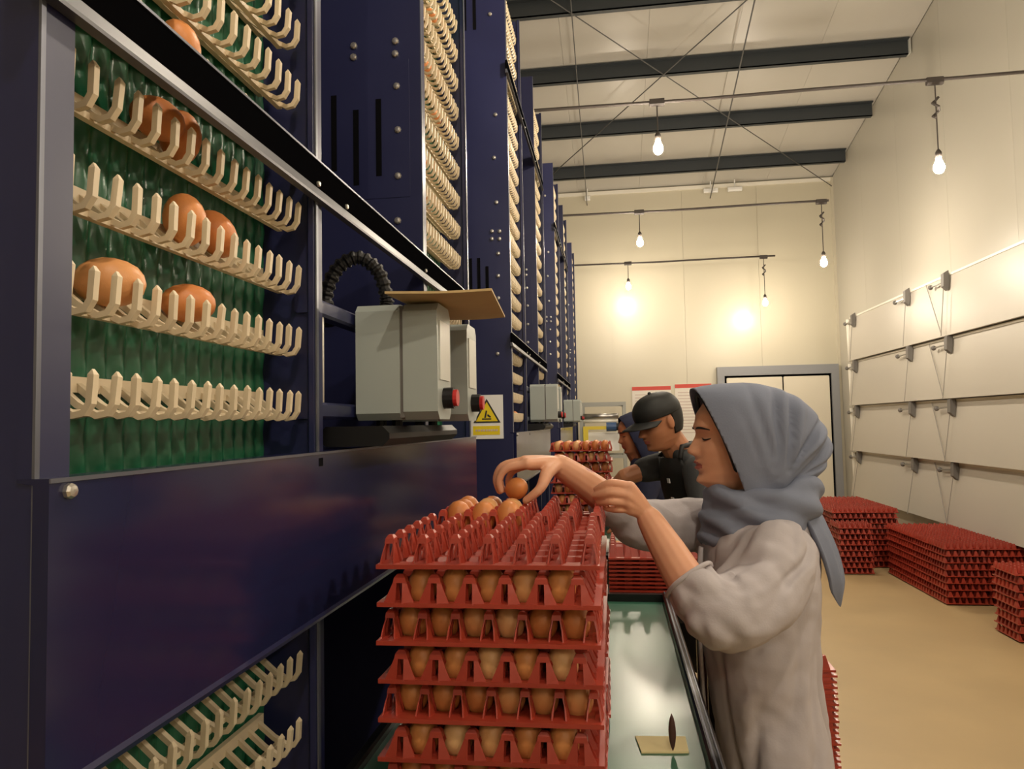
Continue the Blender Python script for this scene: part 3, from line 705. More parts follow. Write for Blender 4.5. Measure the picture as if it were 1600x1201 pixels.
# ------------------------------------------------------------------ steel frame with grader parts near the far wall
fr = thing('grader_frame', 'grey steel frame with blue motor and yellow guard near the far wall', 'machine frame', (-0.14, 9.0, 0))
for xx in (-0.27, 0.25):
    for yy in (0, 0.6):
        part('post', bx(xx, xx + 0.04, yy, yy + 0.04, 0, 1.73), 'grey_paint', fr)
for zz in (1.69, 1.05, 0.55):
    part('beam', bx(-0.23, 0.25, 0.0, 0.04, zz, zz + 0.04), 'grey_paint', fr)
    part('beam', bx(-0.23, 0.25, 0.6, 0.64, zz, zz + 0.04), 'grey_paint', fr)
    part('beam', bx(0.25, 0.29, 0.04, 0.6, zz, zz + 0.04), 'grey_paint', fr)
part('roller', MB().tube([(-0.23, 0.1, 1.56), (0.2, 0.1, 1.56)], 0.035, 10), 'steel', fr, True)
part('roller', MB().tube([(-0.23, 0.1, 1.50), (0.2, 0.1, 1.50)], 0.02, 10), 'flap_edge', fr, True)
part('yellow_guard', MB().prism([(-0.23, 1.12), (-0.17, 1.12), (-0.17, 1.40), (0.08, 1.40), (0.08, 1.44), (-0.23, 1.44)], -0.02, 0.0, 'y'), 'yellow_paint', fr)
mo = part('motor', MB().tube([(0.05, 0.02, 1.43), (0.17, 0.02, 1.43)], 0.055, 12), 'blue_paint', fr)
part('motor_cap', MB().tube([(0.17, 0.02, 1.43), (0.20, 0.02, 1.43)], 0.045, 12), 'black_plastic', mo)
part('white_cover', bx(-0.23, 0.2, 0.08, 0.5, 1.14, 1.36), 'sticker_white', fr)

# ------------------------------------------------------------------ people
def lerp_tab(tab, z):
    if z <= tab[0][0]: return tab[0][1:]
    for a, b in zip(tab, tab[1:]):
        if z <= b[0]:
            t = (z - a[0]) / (b[0] - a[0]); t = t * t * (3 - 2 * t) * 0.35 + t * 0.65
            return tuple(p + (q - p) * t for p, q in zip(a[1:], b[1:]))
    return tab[-1][1:]
#        z      front   back    half width
HEAD = [(-0.010, 0.040, -0.040, 0.030), (0.000, 0.066, -0.048, 0.038), (0.012, 0.080, -0.056, 0.044), (0.030, 0.0805, -0.066, 0.053), (0.055, 0.083, -0.082, 0.061),
        (0.080, 0.082, -0.092, 0.066), (0.105, 0.080, -0.098, 0.069), (0.125, 0.083, -0.100, 0.071), (0.150, 0.080, -0.096, 0.070), (0.175, 0.064, -0.082, 0.060), (0.192, 0.038, -0.055, 0.042), (0.203, 0.006, -0.022, 0.016)]
def g(x, s): return math.exp(-(x / s) ** 2)
def smooth_tab(tab, z):
    i = 0
    while i < len(tab) - 2 and z > tab[i + 1][0]: i += 1
    p1, p2 = tab[i], tab[i + 1]; p0 = tab[max(i - 1, 0)]; p3 = tab[min(i + 2, len(tab) - 1)]
    h = p2[0] - p1[0]; t = max(0.0, min(1.0, (z - p1[0]) / h)); out = []
    for k in range(1, len(p1)):
        m1 = (p2[k] - p0[k]) / max(1e-6, p2[0] - p0[0]) * h; m2 = (p3[k] - p1[k]) / max(1e-6, p3[0] - p1[0]) * h
        out.append((2 * t ** 3 - 3 * t * t + 1) * p1[k] + (t ** 3 - 2 * t * t + t) * m1 + (-2 * t ** 3 + 3 * t * t) * p2[k] + (t ** 3 - t * t) * m2)
    return tuple(out)
def head_point(z, a, nose=1.0):
    f, b, w = lerp_tab(HEAD, z)
    c, s = math.cos(a), math.sin(a)
    cx = -0.012
    ex = 2.25
    r = (abs(c) ** ex + abs(s) ** ex) ** (-1 / ex)
    x = cx + (f - cx if c > 0 else cx - b) * r * c; y = w * r * s
    if c > 0:
        # nose
        if 0.060 < z < 0.122:
            t = (0.119 - z) / (0.119 - 0.077)
            h = 0.024 * max(0, t) ** 1.25 if z > 0.077 else 0.024 * max(0, 1 - ((0.077 - z) / 0.0125) ** 2) if z > 0.0645 else 0
            sg = 0.0065 + 0.0065 * max(0, min(1, t))
            x += nose * h * g(y, sg)
            if z < 0.085: x += 0.010 * g(abs(y) - 0.0125, 0.006) * g(z - 0.072, 0.008)
        # lips, chin, sockets, brow, cheeks
        x += 0.0075 * g(z - 0.0525, 0.0042) * g(y, 0.017) + 0.0075 * g(z - 0.0405, 0.0052) * g(y, 0.016) - 0.0040 * g(z - 0.0465, 0.0022) * g(y, 0.019)
        x += 0.006 * g(z - 0.013, 0.010) * g(y, 0.018) - 0.004 * g(z - 0.029, 0.007) * g(y, 0.02)
        x -= 0.0105 * g(z - 0.106, 0.012) * g(abs(y) - 0.030, 0.015)
        x += 0.0065 * g(z - 0.1045, 0.0085) * g(abs(y) - 0.031, 0.0125)
        x += 0.004 * g(z - 0.126, 0.008) * g(abs(y) - 0.026, 0.022)
        x += 0.004 * g(z - 0.075, 0.018) * g(abs(y) - 0.045, 0.02)
        x -= 0.0035 * g(z - 0.1025, 0.0014) * g(abs(y) - 0.031, 0.013)
    return Vector((x, y, z))
def head_add(m, M, nose=1.0, ears=False):
    N = 72; zs = [-0.010 + 0.213 * i / 96 for i in range(97)]
    # denser samples at the front
    angs = []
    for k in range(N):
        t = 2 * PI * k / N; angs.append(t - 0.35 * math.sin(t))
    m.rings([[M @ head_point(z, a, nose) for a in angs] for z in zs])
    if ears:
        for s in (-1, 1):
            vs = MB().ball((-0.012, s * 0.072, 0.098), (0.016, 0.008, 0.030), 12, 8)
            m.add([M @ Vector(v) for v in vs.v], vs.f)
def solid(name, m, voxel, smooth_it=3, fold=None, factor=0.5):
    """voxel-remesh the overlapping volumes of m into one continuous surface"""
    me = m.mesh(name + '_raw'); o = bpy.data.objects.new(name + '_raw', me); COL.objects.link(o)
    bm = bmesh.new(); bm.from_mesh(me); bmesh.ops.recalc_face_normals(bm, faces=bm.faces); bm.to_mesh(me); bm.free()
    r = o.modifiers.new('r', 'REMESH'); r.mode = 'VOXEL'; r.voxel_size = voxel
    if smooth_it:
        s = o.modifiers.new('s', 'SMOOTH'); s.iterations = smooth_it; s.factor = factor
    dg = bpy.context.evaluated_depsgraph_get()
    out = bpy.data.meshes.new_from_object(o.evaluated_get(dg)); out.name = name
    bpy.data.objects.remove(o); bpy.data.meshes.remove(me)
    if fold:
        nn = [v.normal.copy() for v in out.vertices]
        for v, n in zip(out.vertices, nn):
            v.co += n * fold(v.co)
    out.polygons.foreach_set('use_smooth', [True] * len(out.polygons)); out.update()
    return out
def paint_face(me, M, skin, extra):
    me.materials.clear(); me.materials.append(MATS[skin]); me.materials.append(MATS['lip']); me.materials.append(MATS['hair_black'])
    I = M.inverted()
    for p in me.polygons:
        c = I @ p.center
        if c.x < 0.03 or not (0.02 < c.z < 0.14): continue
        ay = abs(c.y)
        if ay < 0.023 and c.x > 0.06 and 0.0365 + 0.2 * ay * ay / 0.023 < c.z < 0.0555 - 0.35 * ay * ay / 0.023: p.material_index = 1
def face_surface(y, z):
    lo, hi = 0.0, PI / 2
    for _ in range(30):
        md = (lo + hi) / 2
        if head_point(z, md).y < abs(y): lo = md
        else: hi = md
    p = head_point(z, (lo + hi) / 2); return Vector((p.x, abs(y) * (1 if y > 0 else -1), z))
def face_strands(H, parent, inv, brow=1.0):
    for s in (-1, 1):
        P = []; Rd = []
        for k in range(13):
            u = k / 12; y = 0.013 + 0.034 * u
            P.append(H @ (face_surface(s * y, 0.1195 + 0.0052 * math.sin(PI * (0.15 + 0.75 * u)) - 0.002 * u) + Vector((0.0004, 0, 0))))
            Rd.append((0.0006 + 0.0020 * math.sin(PI * (0.12 + 0.86 * u)) ** 0.8) * brow)
        o = link('eyebrow', MB().tube(P, Rd, 6).mesh('eyebrow', True), 'hair_black', parent); o.data.transform(inv)
        P = []; Rd = []
        for k in range(13):
            u = k / 12; y = 0.019 + 0.026 * u
            P.append(H @ (face_surface(s * y, 0.1030 - 0.0034 * math.sin(PI * u) - 0.0012 * u) + Vector((0.0006 + 0.0012 * u, 0, 0))))
            Rd.append(0.0005 + 0.0014 * math.sin(PI * (0.1 + 0.85 * u)))
        o = link('eyelashes', MB().tube(P, Rd, 6).mesh('eyelashes', True), 'hair_black', parent); o.data.transform(inv)
def frame(origin, fwd, up=(0, 0, 1)):
    f = Vector(fwd).normalized(); l = Vector(up).cross(f).normalized(); u = f.cross(l)
    return Matrix(((f.x, l.x, u.x, origin[0]), (f.y, l.y, u.y, origin[1]), (f.z, l.z, u.z, origin[2]), (0, 0, 0, 1)))
def sleeve(m, pts, rad, n=20, sub=6):
    P, Rr = spline(pts, rad, sub); m.tube(P, Rr, n)
def hand(m, wrist, fingers, thumb, rp=0.0135, rf=0.0078):
    """palm from wrist to the knuckles, four fingers and a thumb, all overlapping volumes"""
    W = Vector(wrist)
    for ch in fingers:
        m.limb([W, (W + Vector(ch[0])) / 2 + Vector((0, 0, 0.002)), ch[0]], [0.017, rp, rp * 0.86], 10, 5)
        s = ch[4] if len(ch) > 4 else 1.0
        m.limb(ch[:4], [rf * 1.18 * s, rf * 1.05 * s, rf * 0.97 * s, rf * 0.80 * s], 10, 5)
    for a, b in zip(fingers, fingers[1:]):
        mid = (Vector(a[0]) + Vector(b[0])) / 2
        m.limb([W, mid], [0.016, rp * 0.8], 8, 4)
    m.limb([W] + thumb, [0.016, 0.0145, 0.0100, 0.0078], 10, 5)
def torso_ring(cx, cy, z, rx, ry, n=40, ex=2.4, rot=0.0):
    out = []
    for k in range(n):
        a = 2 * PI * k / n; c, s = math.cos(a), math.sin(a)
        r = (abs(c) ** ex + abs(s) ** ex) ** (-1 / ex)
        x, y = rx * r * c, ry * r * s
        out.append((cx + x * math.cos(rot) - y * math.sin(rot), cy + x * math.sin(rot) + y * math.cos(rot), z))
    return out
def loft(m, tab, rot=0.0, n=40):
    keys = [(t[0],) + tuple(t[1:]) for t in tab]
    rs = []
    z0, z1 = keys[0][0], keys[-1][0]; N = 36
    for i in range(N + 1):
        z = z0 + (z1 - z0) * i / N
        cx, cy, rx, ry = lerp_tab(keys, z)
        rs.append(torso_ring(cx, cy, z, rx, ry, n, 2.4, rot))
    m.rings(rs)
def nz(v, s): return noise.noise(Vector(v) * s)

def woman():
    t = thing('person', 'woman in a grey-blue hijab and grey shirt placing an egg on the trays', 'person', (0.31, 1.62, 0))
    inv = Matrix.Translation(-Vector((0.31, 1.62, 0)))
    def put(name, me, m=None, label=None):
        me.transform(inv); o = link(name, me, m, t)
        if label: o['label'] = label
        return o
    H = frame((0.254, 1.600, 1.343), (-1, -0.10, -0.015))
    # --- body
    m = MB(); head_add(m, H, 0.85)
    m.limb([(0.275, 1.605, 1.36), (0.285, 1.61, 1.27)], [0.050, 0.052], 14, 4)
    loft(m, [(0.84, 0.30, 1.62, 0.075, 0.13), (0.95, 0.29, 1.62, 0.072, 0.125), (1.10, 0.285, 1.62, 0.08, 0.13), (1.23, 0.29, 1.62, 0.07, 0.135), (1.30, 0.295, 1.62, 0.05, 0.07)])
    # right arm (far side)
    m.limb([(0.27, 1.77, 1.25), (0.17, 1.73, 1.25), (0.068, 1.665, 1.246)], [0.045, 0.042, 0.037], 12, 5)
    m.limb([(0.068, 1.665, 1.246), (0.0, 1.62, 1.300), (-0.065, 1.565, 1.355), (-0.116, 1.527, 1.395)], [0.037, 0.037, 0.031, 0.0235], 14, 6)
    hand(m, (-0.118, 1.525, 1.397),
         [[(-0.172, 1.445, 1.402), (-0.211, 1.441, 1.394), (-0.2275, 1.442, 1.371), (-0.224, 1.447, 1.349)],
          [(-0.180, 1.462, 1.407), (-0.221, 1.459, 1.398), (-0.2355, 1.460, 1.372), (-0.229, 1.459, 1.347), 1.03],
          [(-0.180, 1.481, 1.404), (-0.218, 1.480, 1.394), (-0.231, 1.480, 1.370), (-0.2245, 1.475, 1.348)],
          [(-0.172, 1.498, 1.397), (-0.205, 1.498, 1.386), (-0.217, 1.496, 1.366), (-0.213, 1.490, 1.350), 0.88]],
         [(-0.133, 1.474, 1.384), (-0.146, 1.440, 1.354), (-0.1745, 1.4395, 1.331)])
    # left arm (near the camera)
    m.limb([(0.315, 1.475, 1.23), (0.24, 1.40, 1.18), (0.162, 1.336, 1.146)], [0.040, 0.038, 0.036], 12, 5)
    m.limb([(0.162, 1.336, 1.146), (0.128, 1.352, 1.185), (0.092, 1.39, 1.245), (0.060, 1.425, 1.300)], [0.037, 0.0375, 0.032, 0.0235], 14, 6)
    hand(m, (0.058, 1.427, 1.304),
         [[(0.026, 1.406, 1.360), (-0.006, 1.402, 1.367), (-0.024, 1.408, 1.361), (-0.037, 1.418, 1.354)],
          [(0.021, 1.402, 1.345), (-0.008, 1.396, 1.350), (-0.027, 1.404, 1.345), (-0.040, 1.416, 1.341), 1.03],
          [(0.020, 1.405, 1.330), (-0.006, 1.399, 1.333), (-0.022, 1.408, 1.331), (-0.034, 1.420, 1.329)],
          [(0.025, 1.412, 1.317), (0.004, 1.408, 1.317), (-0.010, 1.415, 1.317), (-0.021, 1.425, 1.318), 0.88]],
         [(0.036, 1.452, 1.338), (0.006, 1.448, 1.350), (-0.022, 1.436, 1.350)])
    # legs
    for s in (-1, 1):
        m.limb([(0.305, 1.62 + s * 0.085, 0.84), (0.30, 1.62 + s * 0.09, 0.48), (0.315, 1.62 + s * 0.09, 0.09)], [0.068, 0.052, 0.036], 14, 6)
        m.limb([(0.315, 1.62 + s * 0.09, 0.05), (0.21, 1.62 + s * 0.10, 0.032)], [0.04, 0.03], 10, 4)
    me = solid('body', m, 0.0026, 2)
    paint_face(me, H, 'skin', None)
    bo = put('body', me); face_strands(H, bo, inv)
    # --- shirt
    m = MB()
    loft(m, [(0.70, 0.312, 1.625, 0.118, 0.205), (0.80, 0.308, 1.625, 0.108, 0.195), (0.95, 0.288, 1.62, 0.108, 0.182), (1.05, 0.283, 1.62, 0.114, 0.178), (1.15, 0.288, 1.62, 0.120, 0.178), (1.22, 0.292, 1.62, 0.112, 0.176), (1.27, 0.295, 1.615, 0.092, 0.150), (1.305, 0.292, 1.61, 0.066, 0.085)])
    sleeve(m, [(0.315, 1.530, 1.242), (0.305, 1.480, 1.222), (0.280, 1.435, 1.185), (0.235, 1.390, 1.155), (0.185, 1.352, 1.146), (0.152, 1.342, 1.164), (0.124, 1.360, 1.200)], [0.055, 0.074, 0.080, 0.079, 0.073, 0.061, 0.050], 20, 6)
    sleeve(m, [(0.285, 1.74, 1.238), (0.19, 1.735, 1.243), (0.07, 1.664, 1.250), (0.015, 1.630, 1.287), (-0.026, 1.598, 1.321)], [0.070, 0.062, 0.058, 0.050, 0.043], 18, 6)
    sd = Vector((0.18, 0.17, 0.09)).normalized()
    def ridged(p, off):
        n_ = noise.noise(p + Vector((off, off * 1.7, 0)))
        return 0.35 * n_ - math.exp(-(n_ * 5.5) ** 2)
    def fold(c):
        low = max(0.0, min(1.0, (1.10 - c.z) / 0.16))
        # long drapes down the body
        d = 0.0150 * low * ridged(Vector((c.x * 13, c.y * 13, c.z * 2.2)), 3.1)
        # pulled folds along the near sleeve, fanning out from the elbow
        near = math.exp(-((c.y - 1.39) / 0.10) ** 2) * max(0.0, min(1.0, (c.z - 1.02) / 0.08))
        q = c - Vector((0.16, 1.35, 1.14)); al = q.dot(sd); pe = q - sd * al
        d += 0.0130 * near * ridged(Vector((pe.x * 15, pe.y * 15, pe.z * 15)) + sd * al * 4.5, 8.3)
        d += 0.0070 * (1 - low) * ridged(c * 9, 1.3) + 0.0015 * nz(c, 45)
        return d + 0.003
    me = solid('shirt', m, 0.0045, 6, fold)
    put('shirt', me, 'shirt_cloth', 'loose warm grey shirt with elbow-length sleeves')
    # cuffs: turned edge rings at the sleeve ends
    for (c0, dr, r) in (((0.126, 1.359, 1.198), (-0.55, 0.38, 0.74), 0.0485), ((-0.024, 1.600, 1.319), (-0.66, -0.50, 0.55), 0.0425)):
        d = Vector(dr).normalized(); u = d.orthogonal().normalized(); v = d.cross(u)
        ring = [Vector(c0) + (u * math.cos(2 * PI * k / 24) + v * math.sin(2 * PI * k / 24)) * r * (1 + 0.03 * math.sin(5 * k)) for k in range(24)]
        put('cuff', MB().tube(ring, 0.0042, 8, True).mesh('cuff', True), 'shirt_cloth')
    # placket: narrow front strip
    put('placket', MB().tube([(0.172, 1.585, 0.78), (0.166, 1.58, 0.95), (0.163, 1.575, 1.1), (0.172, 1.575, 1.22)], 0.012, 8, flat=(Vector((1, 0, 0)), 0.4)).mesh('placket', True), 'shirt_cloth')
    # --- trousers and shoes
    m = MB()
    loft(m, [(0.62, 0.31, 1.62, 0.10, 0.175), (0.76, 0.31, 1.62, 0.095, 0.165), (0.86, 0.295, 1.62, 0.085, 0.15)])
    for s in (-1, 1):
        m.limb([(0.31, 1.62 + s * 0.088, 0.74), (0.305, 1.62 + s * 0.09, 0.45), (0.315, 1.62 + s * 0.09, 0.10)], [0.095, 0.08, 0.062], 16, 6)
    put('trousers', solid('trousers', m, 0.008, 3), 'trouser_cloth')
    for s in (-1, 1):
        mm = MB().limb([(0.335, 1.62 + s * 0.09, 0.047), (0.25, 1.62 + s * 0.095, 0.042), (0.19, 1.62 + s * 0.10, 0.034)], [0.046, 0.042, 0.034], 14, 5)
        put('shoe', mm.mesh('shoe', True), 'shoe')
    # --- hijab hood
    HB = [(-0.035, 0.060, -0.092, 0.068), (-0.012, 0.075, -0.122, 0.080), (0.020, 0.095, -0.164, 0.090), (0.050, 0.105, -0.184, 0.096), (0.080, 0.115, -0.192, 0.099), (0.110, 0.118, -0.184, 0.099), (0.140, 0.118, -0.168, 0.096), (0.168, 0.116, -0.143, 0.088),
          (0.188, 0.112, -0.116, 0.075), (0.203, 0.102, -0.082, 0.055), (0.2125, 0.06, -0.045, 0.028), (0.2155, 0.02, -0.02, 0.008)]
    N = 150; rs = []
    for i in range(130):
        z = -0.035 + 0.2505 * i / 129
        f, b, wd = smooth_tab(HB, z); ring = []
        for k in range(N):
            a = 2 * PI * k / N; c, s = math.cos(a), math.sin(a); ex = 2.15
            r = (abs(c) ** ex + abs(s) ** ex) ** (-1 / ex)
            x = -0.02 + ((f + 0.02) if c > 0 else (-0.02 - b)) * r * c; y = wd * r * s
            p = Vector((x, y, z))
            q = Vector((x + 0.055, 0, z + 0.012)); ang = math.atan2(q.z, q.x); L = q.length
            back = max(0.0, min(1.0, (0.03 - x) / 0.08)); side = abs(s)
            fo = 0.0
            for (ca, cd) in ((62, .003), (84, .005), (97, .008), (109, .011), (124, .012), (139, .011), (155, .010), (172, .008), (190, .006)):
                dl = ang - math.radians(ca) - 0.10 * math.sin(14 * L + ca)
                if dl < -PI: dl += 2 * PI
                fo += cd * (-math.exp(-(dl / 0.045) ** 2) + 0.55 * math.exp(-((dl - 0.10) / 0.07) ** 2))
            fo *= 1.5 * back * max(0.0, min(1, (L - 0.02) / 0.09)) * min(1.0, 1.6 * side * side + 0.12) * (1.0 if L < 0.17 else max(0.25, 1 - (L - 0.17) * 10))
            fo += 0.0045 * math.exp(-((z - 0.015 - 0.25 * (x + 0.05)) / 0.018) ** 2) * math.sin(70 * x) * back
            fo += 0.003 * nz(p, 16)
            nrm = Vector((c / max(0.05, abs(f)), s / wd, 0)).normalized()
            ring.append(p + nrm * fo)
        rs.append(ring)
    bm = bmesh.new(); mm = MB().rings(rs); tmp = mm.mesh('tmp'); bm.from_mesh(tmp); bpy.data.meshes.remove(tmp)
    # open the front along the face line and the bottom at the neck
    p0, p1 = Vector((0.084, 0, 0.199)), Vector((0.010, 0, 0.000)); dv = (p1 - p0).normalized(); nrm = Vector((-dv.z, 0, dv.x))
    if nrm.x < 0: nrm = -nrm
    bmesh.ops.bisect_plane(bm, geom=bm.verts[:] + bm.edges[:] + bm.faces[:], plane_co=p0, plane_no=nrm, clear_outer=True)
    bmesh.ops.bisect_plane(bm, geom=bm.verts[:] + bm.edges[:] + bm.faces[:], plane_co=Vector((0, 0, -0.034)), plane_no=Vector((0, 0, -1)), clear_outer=True)
    # turn the rim of the opening slightly inwards, then thicken
    for v in bm.verts:
        dist = (v.co - p0).dot(nrm)
        if dist > -0.010: v.co.y *= 1 - 0.5 * (0.010 + dist)
    bmesh.ops.recalc_face_normals(bm, faces=bm.faces)
    geo = bm.faces[:]
    bmesh.ops.solidify(bm, geom=geo, thickness=0.0022)
    me = bpy.data.meshes.new('hijab'); bm.to_mesh(me); bm.free()
    me.transform(H); me.polygons.foreach_set('use_smooth', [True] * len(me.polygons))
    hj = put('hijab', me, 'hijab_cloth', 'grey-blue hijab drawn tight around the face and wrapped at the neck')
    # undercap edge: dark line along the face opening
    ring = []
    for k in range(40):
        a = 2 * PI * k / 40; z = 0.100 + 0.094 * math.cos(a); tt = (0.199 - z) / 0.199
        ring.append(H @ Vector((0.084 - 0.074 * tt - 0.008, 0.067 * math.sin(a) * (1.0 if math.cos(a) < 0.3 else 0.93), z)))
    o = link('undercap', MB().tube(ring, 0.005, 8, True).mesh('undercap', True), 'hair_black', hj); o.data.transform(inv)
    # --- neck wraps of the hijab: overlapping soft loops
    m = MB()
    loops = [((-0.045, -0.022), 0.092, 0.088, -0.10, 0.028), ((-0.040, -0.050), 0.088, 0.096, -0.30, 0.034), ((-0.030, -0.072), 0.082, 0.092, -0.42, 0.030), ((-0.052, -0.048), 0.070, 0.075, -0.2, 0.045)]
    for (c, rx, ry, tilt, r) in loops:
        ring = []
        for k in range(40):
            a = 2 * PI * k / 40
            x = rx * math.cos(a); y = ry * math.sin(a)
            ring.append(H @ Vector((c[0] + x, y, c[1] + x * -tilt * -1 + 0.006 * math.sin(3 * a))))
        m.tube(ring, [r * (1 + 0.10 * math.sin(2 * 2 * PI * k / 40 + r * 90)) for k in range(40)], 14, True)
    def wrapfold(c):
        L = H.inverted() @ c
        ang = math.atan2(L.y, -L.x)
        s = L.z - 0.35 * L.x
        return 0.0055 * math.sin(115 * s + 2.2 * math.cos(ang) + 2.0 * nz(c, 9)) + 0.004 * nz(c, 22)
    me = solid('neck_wrap', m, 0.0042, 5, wrapfold)
    o = link('neck_wrap', me, 'hijab_cloth', hj); me.transform(inv)
    # --- tails of the scarf hanging down the back
    def tail(name, pts, wid, y0, th=0.010):
        P, W = spline(pts, wid, 8); rs = []
        for i, (p, wv) in enumerate(zip(P, W)):
            t_ = (P[min(i + 1, len(P) - 1)] - P[max(i - 1, 0)]).normalized(); wd_ = Vector((0.42, 0.90, 0)).normalized(); n_ = wd_.cross(t_).normalized()
            ring = []
            for k in range(24):
                a = 2 * PI * k / 24; u = math.cos(a)
                q = p + wd_ * wv * u + n_ * (min(th, wv * 0.5) * math.sin(a) * 0.5 + min(0.006, wv * 0.2) * math.sin(7 * u + i * 0.05))
                ring.append(q)
            rs.append(ring)
        o = link(name, MB().rings(rs).mesh(name, True), 'hijab_cloth', hj); o.data.transform(inv)
    tail('scarf_tail', [(0.360, 1.59, 1.335), (0.392, 1.57, 1.285), (0.415, 1.555, 1.225), (0.427, 1.55, 1.175), (0.430, 1.55, 1.140), (0.434, 1.55, 1.108)], [0.055, 0.056, 0.048, 0.038, 0.026, 0.001], 1.56, 0.016)
    tail('scarf_tail', [(0.370, 1.66, 1.320), (0.410, 1.68, 1.24), (0.418, 1.69, 1.12), (0.412, 1.69, 1.03)], [0.05, 0.055, 0.045, 0.02], 1.68, 0.012)
woman()

def man():
    base = Vector((0.36, 3.26, 0))
    t = thing('person', 'man in a black cap, dark shirt and black apron looking down', 'person', base)
    inv = Matrix.Translation(-base)
    def put(name, me, m=None, label=None, parent=None):
        me.transform(inv); o = link(name, me, m, parent or t)
        if label: o['label'] = label
        return o
    H0 = frame((0, 0, 0), (-0.84, -0.42, -0.34)); ctr = Vector((0.200, 3.20, 1.482))
    S = Matrix.Scale(1.06, 4)
    H = Matrix.Translation(ctr - (H0 @ S @ Vector((-0.012, 0, 0.10)))) @ H0 @ S
    m = MB(); head_add(m, H, 1.1, True)
    m.limb([(0.215, 3.225, 1.44), (0.275, 3.25, 1.345)], [0.056, 0.062], 14, 4)
    loft(m, [(0.85, 0.42, 3.28, 0.10, 0.15), (1.10, 0.38, 3.27, 0.10, 0.16), (1.25, 0.33, 3.26, 0.09, 0.17), (1.34, 0.29, 3.25, 0.05, 0.09)], 0.35)
    m.limb([(0.30, 3.42, 1.29), (0.17, 3.42, 1.27), (0.05, 3.38, 1.235)], [0.05, 0.045, 0.04], 12, 5)
    m.limb([(0.05, 3.38, 1.235), (-0.01, 3.42, 1.17), (-0.06, 3.46, 1.10)], [0.042, 0.036, 0.026], 12, 5)
    hand(m, (-0.06, 3.46, 1.10), [[(-0.09, 3.46 + 0.018 * k, 1.05), (-0.105, 3.47 + 0.018 * k, 1.02), (-0.11, 3.475 + 0.018 * k, 1.00), (-0.11, 3.48 + 0.018 * k, 0.98)] for k in range(4)], [(-0.07, 3.45, 1.06), (-0.085, 3.45, 1.035), (-0.095, 3.455, 1.015)])
    m.limb([(0.36, 3.07, 1.27), (0.33, 2.98, 1.14), (0.27, 2.95, 1.04)], [0.05, 0.045, 0.04], 12, 5)
    m.limb([(0.27, 2.95, 1.04), (0.15, 2.98, 1.06), (0.03, 3.04, 1.08)], [0.04, 0.036, 0.026], 12, 5)
    hand(m, (0.03, 3.04, 1.08), [[(-0.02, 3.05 + 0.018 * k, 1.085), (-0.05, 3.06 + 0.018 * k, 1.08), (-0.065, 3.06 + 0.018 * k, 1.06), (-0.07, 3.06 + 0.018 * k, 1.04)] for k in range(4)], [(0.01, 3.045, 1.06), (-0.02, 3.04, 1.045), (-0.035, 3.045, 1.035)])
    for s in (-1, 1):
        m.limb([(0.42, 3.28 + s * 0.09, 0.9), (0.41, 3.28 + s * 0.1, 0.48), (0.43, 3.28 + s * 0.1, 0.09)], [0.085, 0.06, 0.04], 14, 6)
        m.limb([(0.43, 3.28 + s * 0.1, 0.05), (0.32, 3.27 + s * 0.11, 0.034)], [0.042, 0.032], 10, 4)
    me = solid('body', m, 0.0038, 2); paint_face(me, H, 'skin_man', None); bo = put('body', me); face_strands(H, bo, inv, 1.2)
    # T-shirt
    m = MB()
    loft(m, [(0.82, 0.42, 3.28, 0.125, 0.185), (1.05, 0.39, 3.27, 0.125, 0.19), (1.22, 0.345, 3.26, 0.115, 0.205), (1.31, 0.315, 3.255, 0.085, 0.17), (1.362, 0.285, 3.25, 0.066, 0.078)], 0.35)
    m.limb([(0.34, 3.10, 1.275), (0.345, 3.02, 1.18), (0.335, 2.985, 1.125)], [0.072, 0.066, 0.060], 16, 5)
    m.limb([(0.29, 3.41, 1.28), (0.20, 3.42, 1.275), (0.13, 3.41, 1.26)], [0.072, 0.064, 0.058], 16, 5)
    put('tshirt', solid('tshirt', m, 0.008, 4, lambda c: 0.008 * nz(c, 9)), 'tshirt_dark', 'dark charcoal T-shirt')
    # apron bib over the chest with neck strap and small white mark
    rs = []
    for i in range(14):
        z = 0.45 + (1.325 - 0.45) * i / 13
        k = lerp_tab([(0.45, 0.42, 3.28, 0.16, 0.20), (0.82, 0.42, 3.28, 0.14, 0.20), (1.05, 0.39, 3.27, 0.139, 0.204), (1.22, 0.345, 3.26, 0.129, 0.219), (1.325, 0.308, 3.255, 0.100, 0.165)], z)
        hw = 1.25 if z < 1.05 else 1.25 - (z - 1.05) * 1.7
        row = []
        for a in [PI - 0.1 + hw * (q / 8 - 1) for q in range(17)]:
            c, s = math.cos(a), math.sin(a); r = (abs(c) ** 2.4 + abs(s) ** 2.4) ** (-1 / 2.4)
            x, y = k[2] * r * c, k[3] * r * s
            row.append(Vector((k[0] + x * math.cos(.35) - y * math.sin(.35), k[1] + x * math.sin(.35) + y * math.cos(.35), z)))
        rs.append(row)
    m = MB(); vs = [p for r in rs for p in r]
    m.add(vs, [(i * 17 + k, i * 17 + k + 1, (i + 1) * 17 + k + 1, (i + 1) * 17 + k) for i in range(13) for k in range(16)])
    me = m.mesh('apron', True); bm = bmesh.new(); bm.from_mesh(me); bmesh.ops.solidify(bm, geom=bm.faces[:], thickness=0.006); bm.to_mesh(me); bm.free()
    ap = put('apron', me, 'apron_black', 'black apron with a small white mark')
    top = rs[-1]
    for e in (top[0], top[-1]):
        o = link('apron_strap', MB().tube([e, (e + Vector((0.29, 3.25, 1.40))) / 2 + Vector((0, (e.y - 3.25) * .2, 0.012)), Vector((0.335, 3.26 + (e.y - 3.25) * .2, 1.385))], 0.010, 8).mesh('apron_strap', True), 'apron_black', ap); o.data.transform(inv)
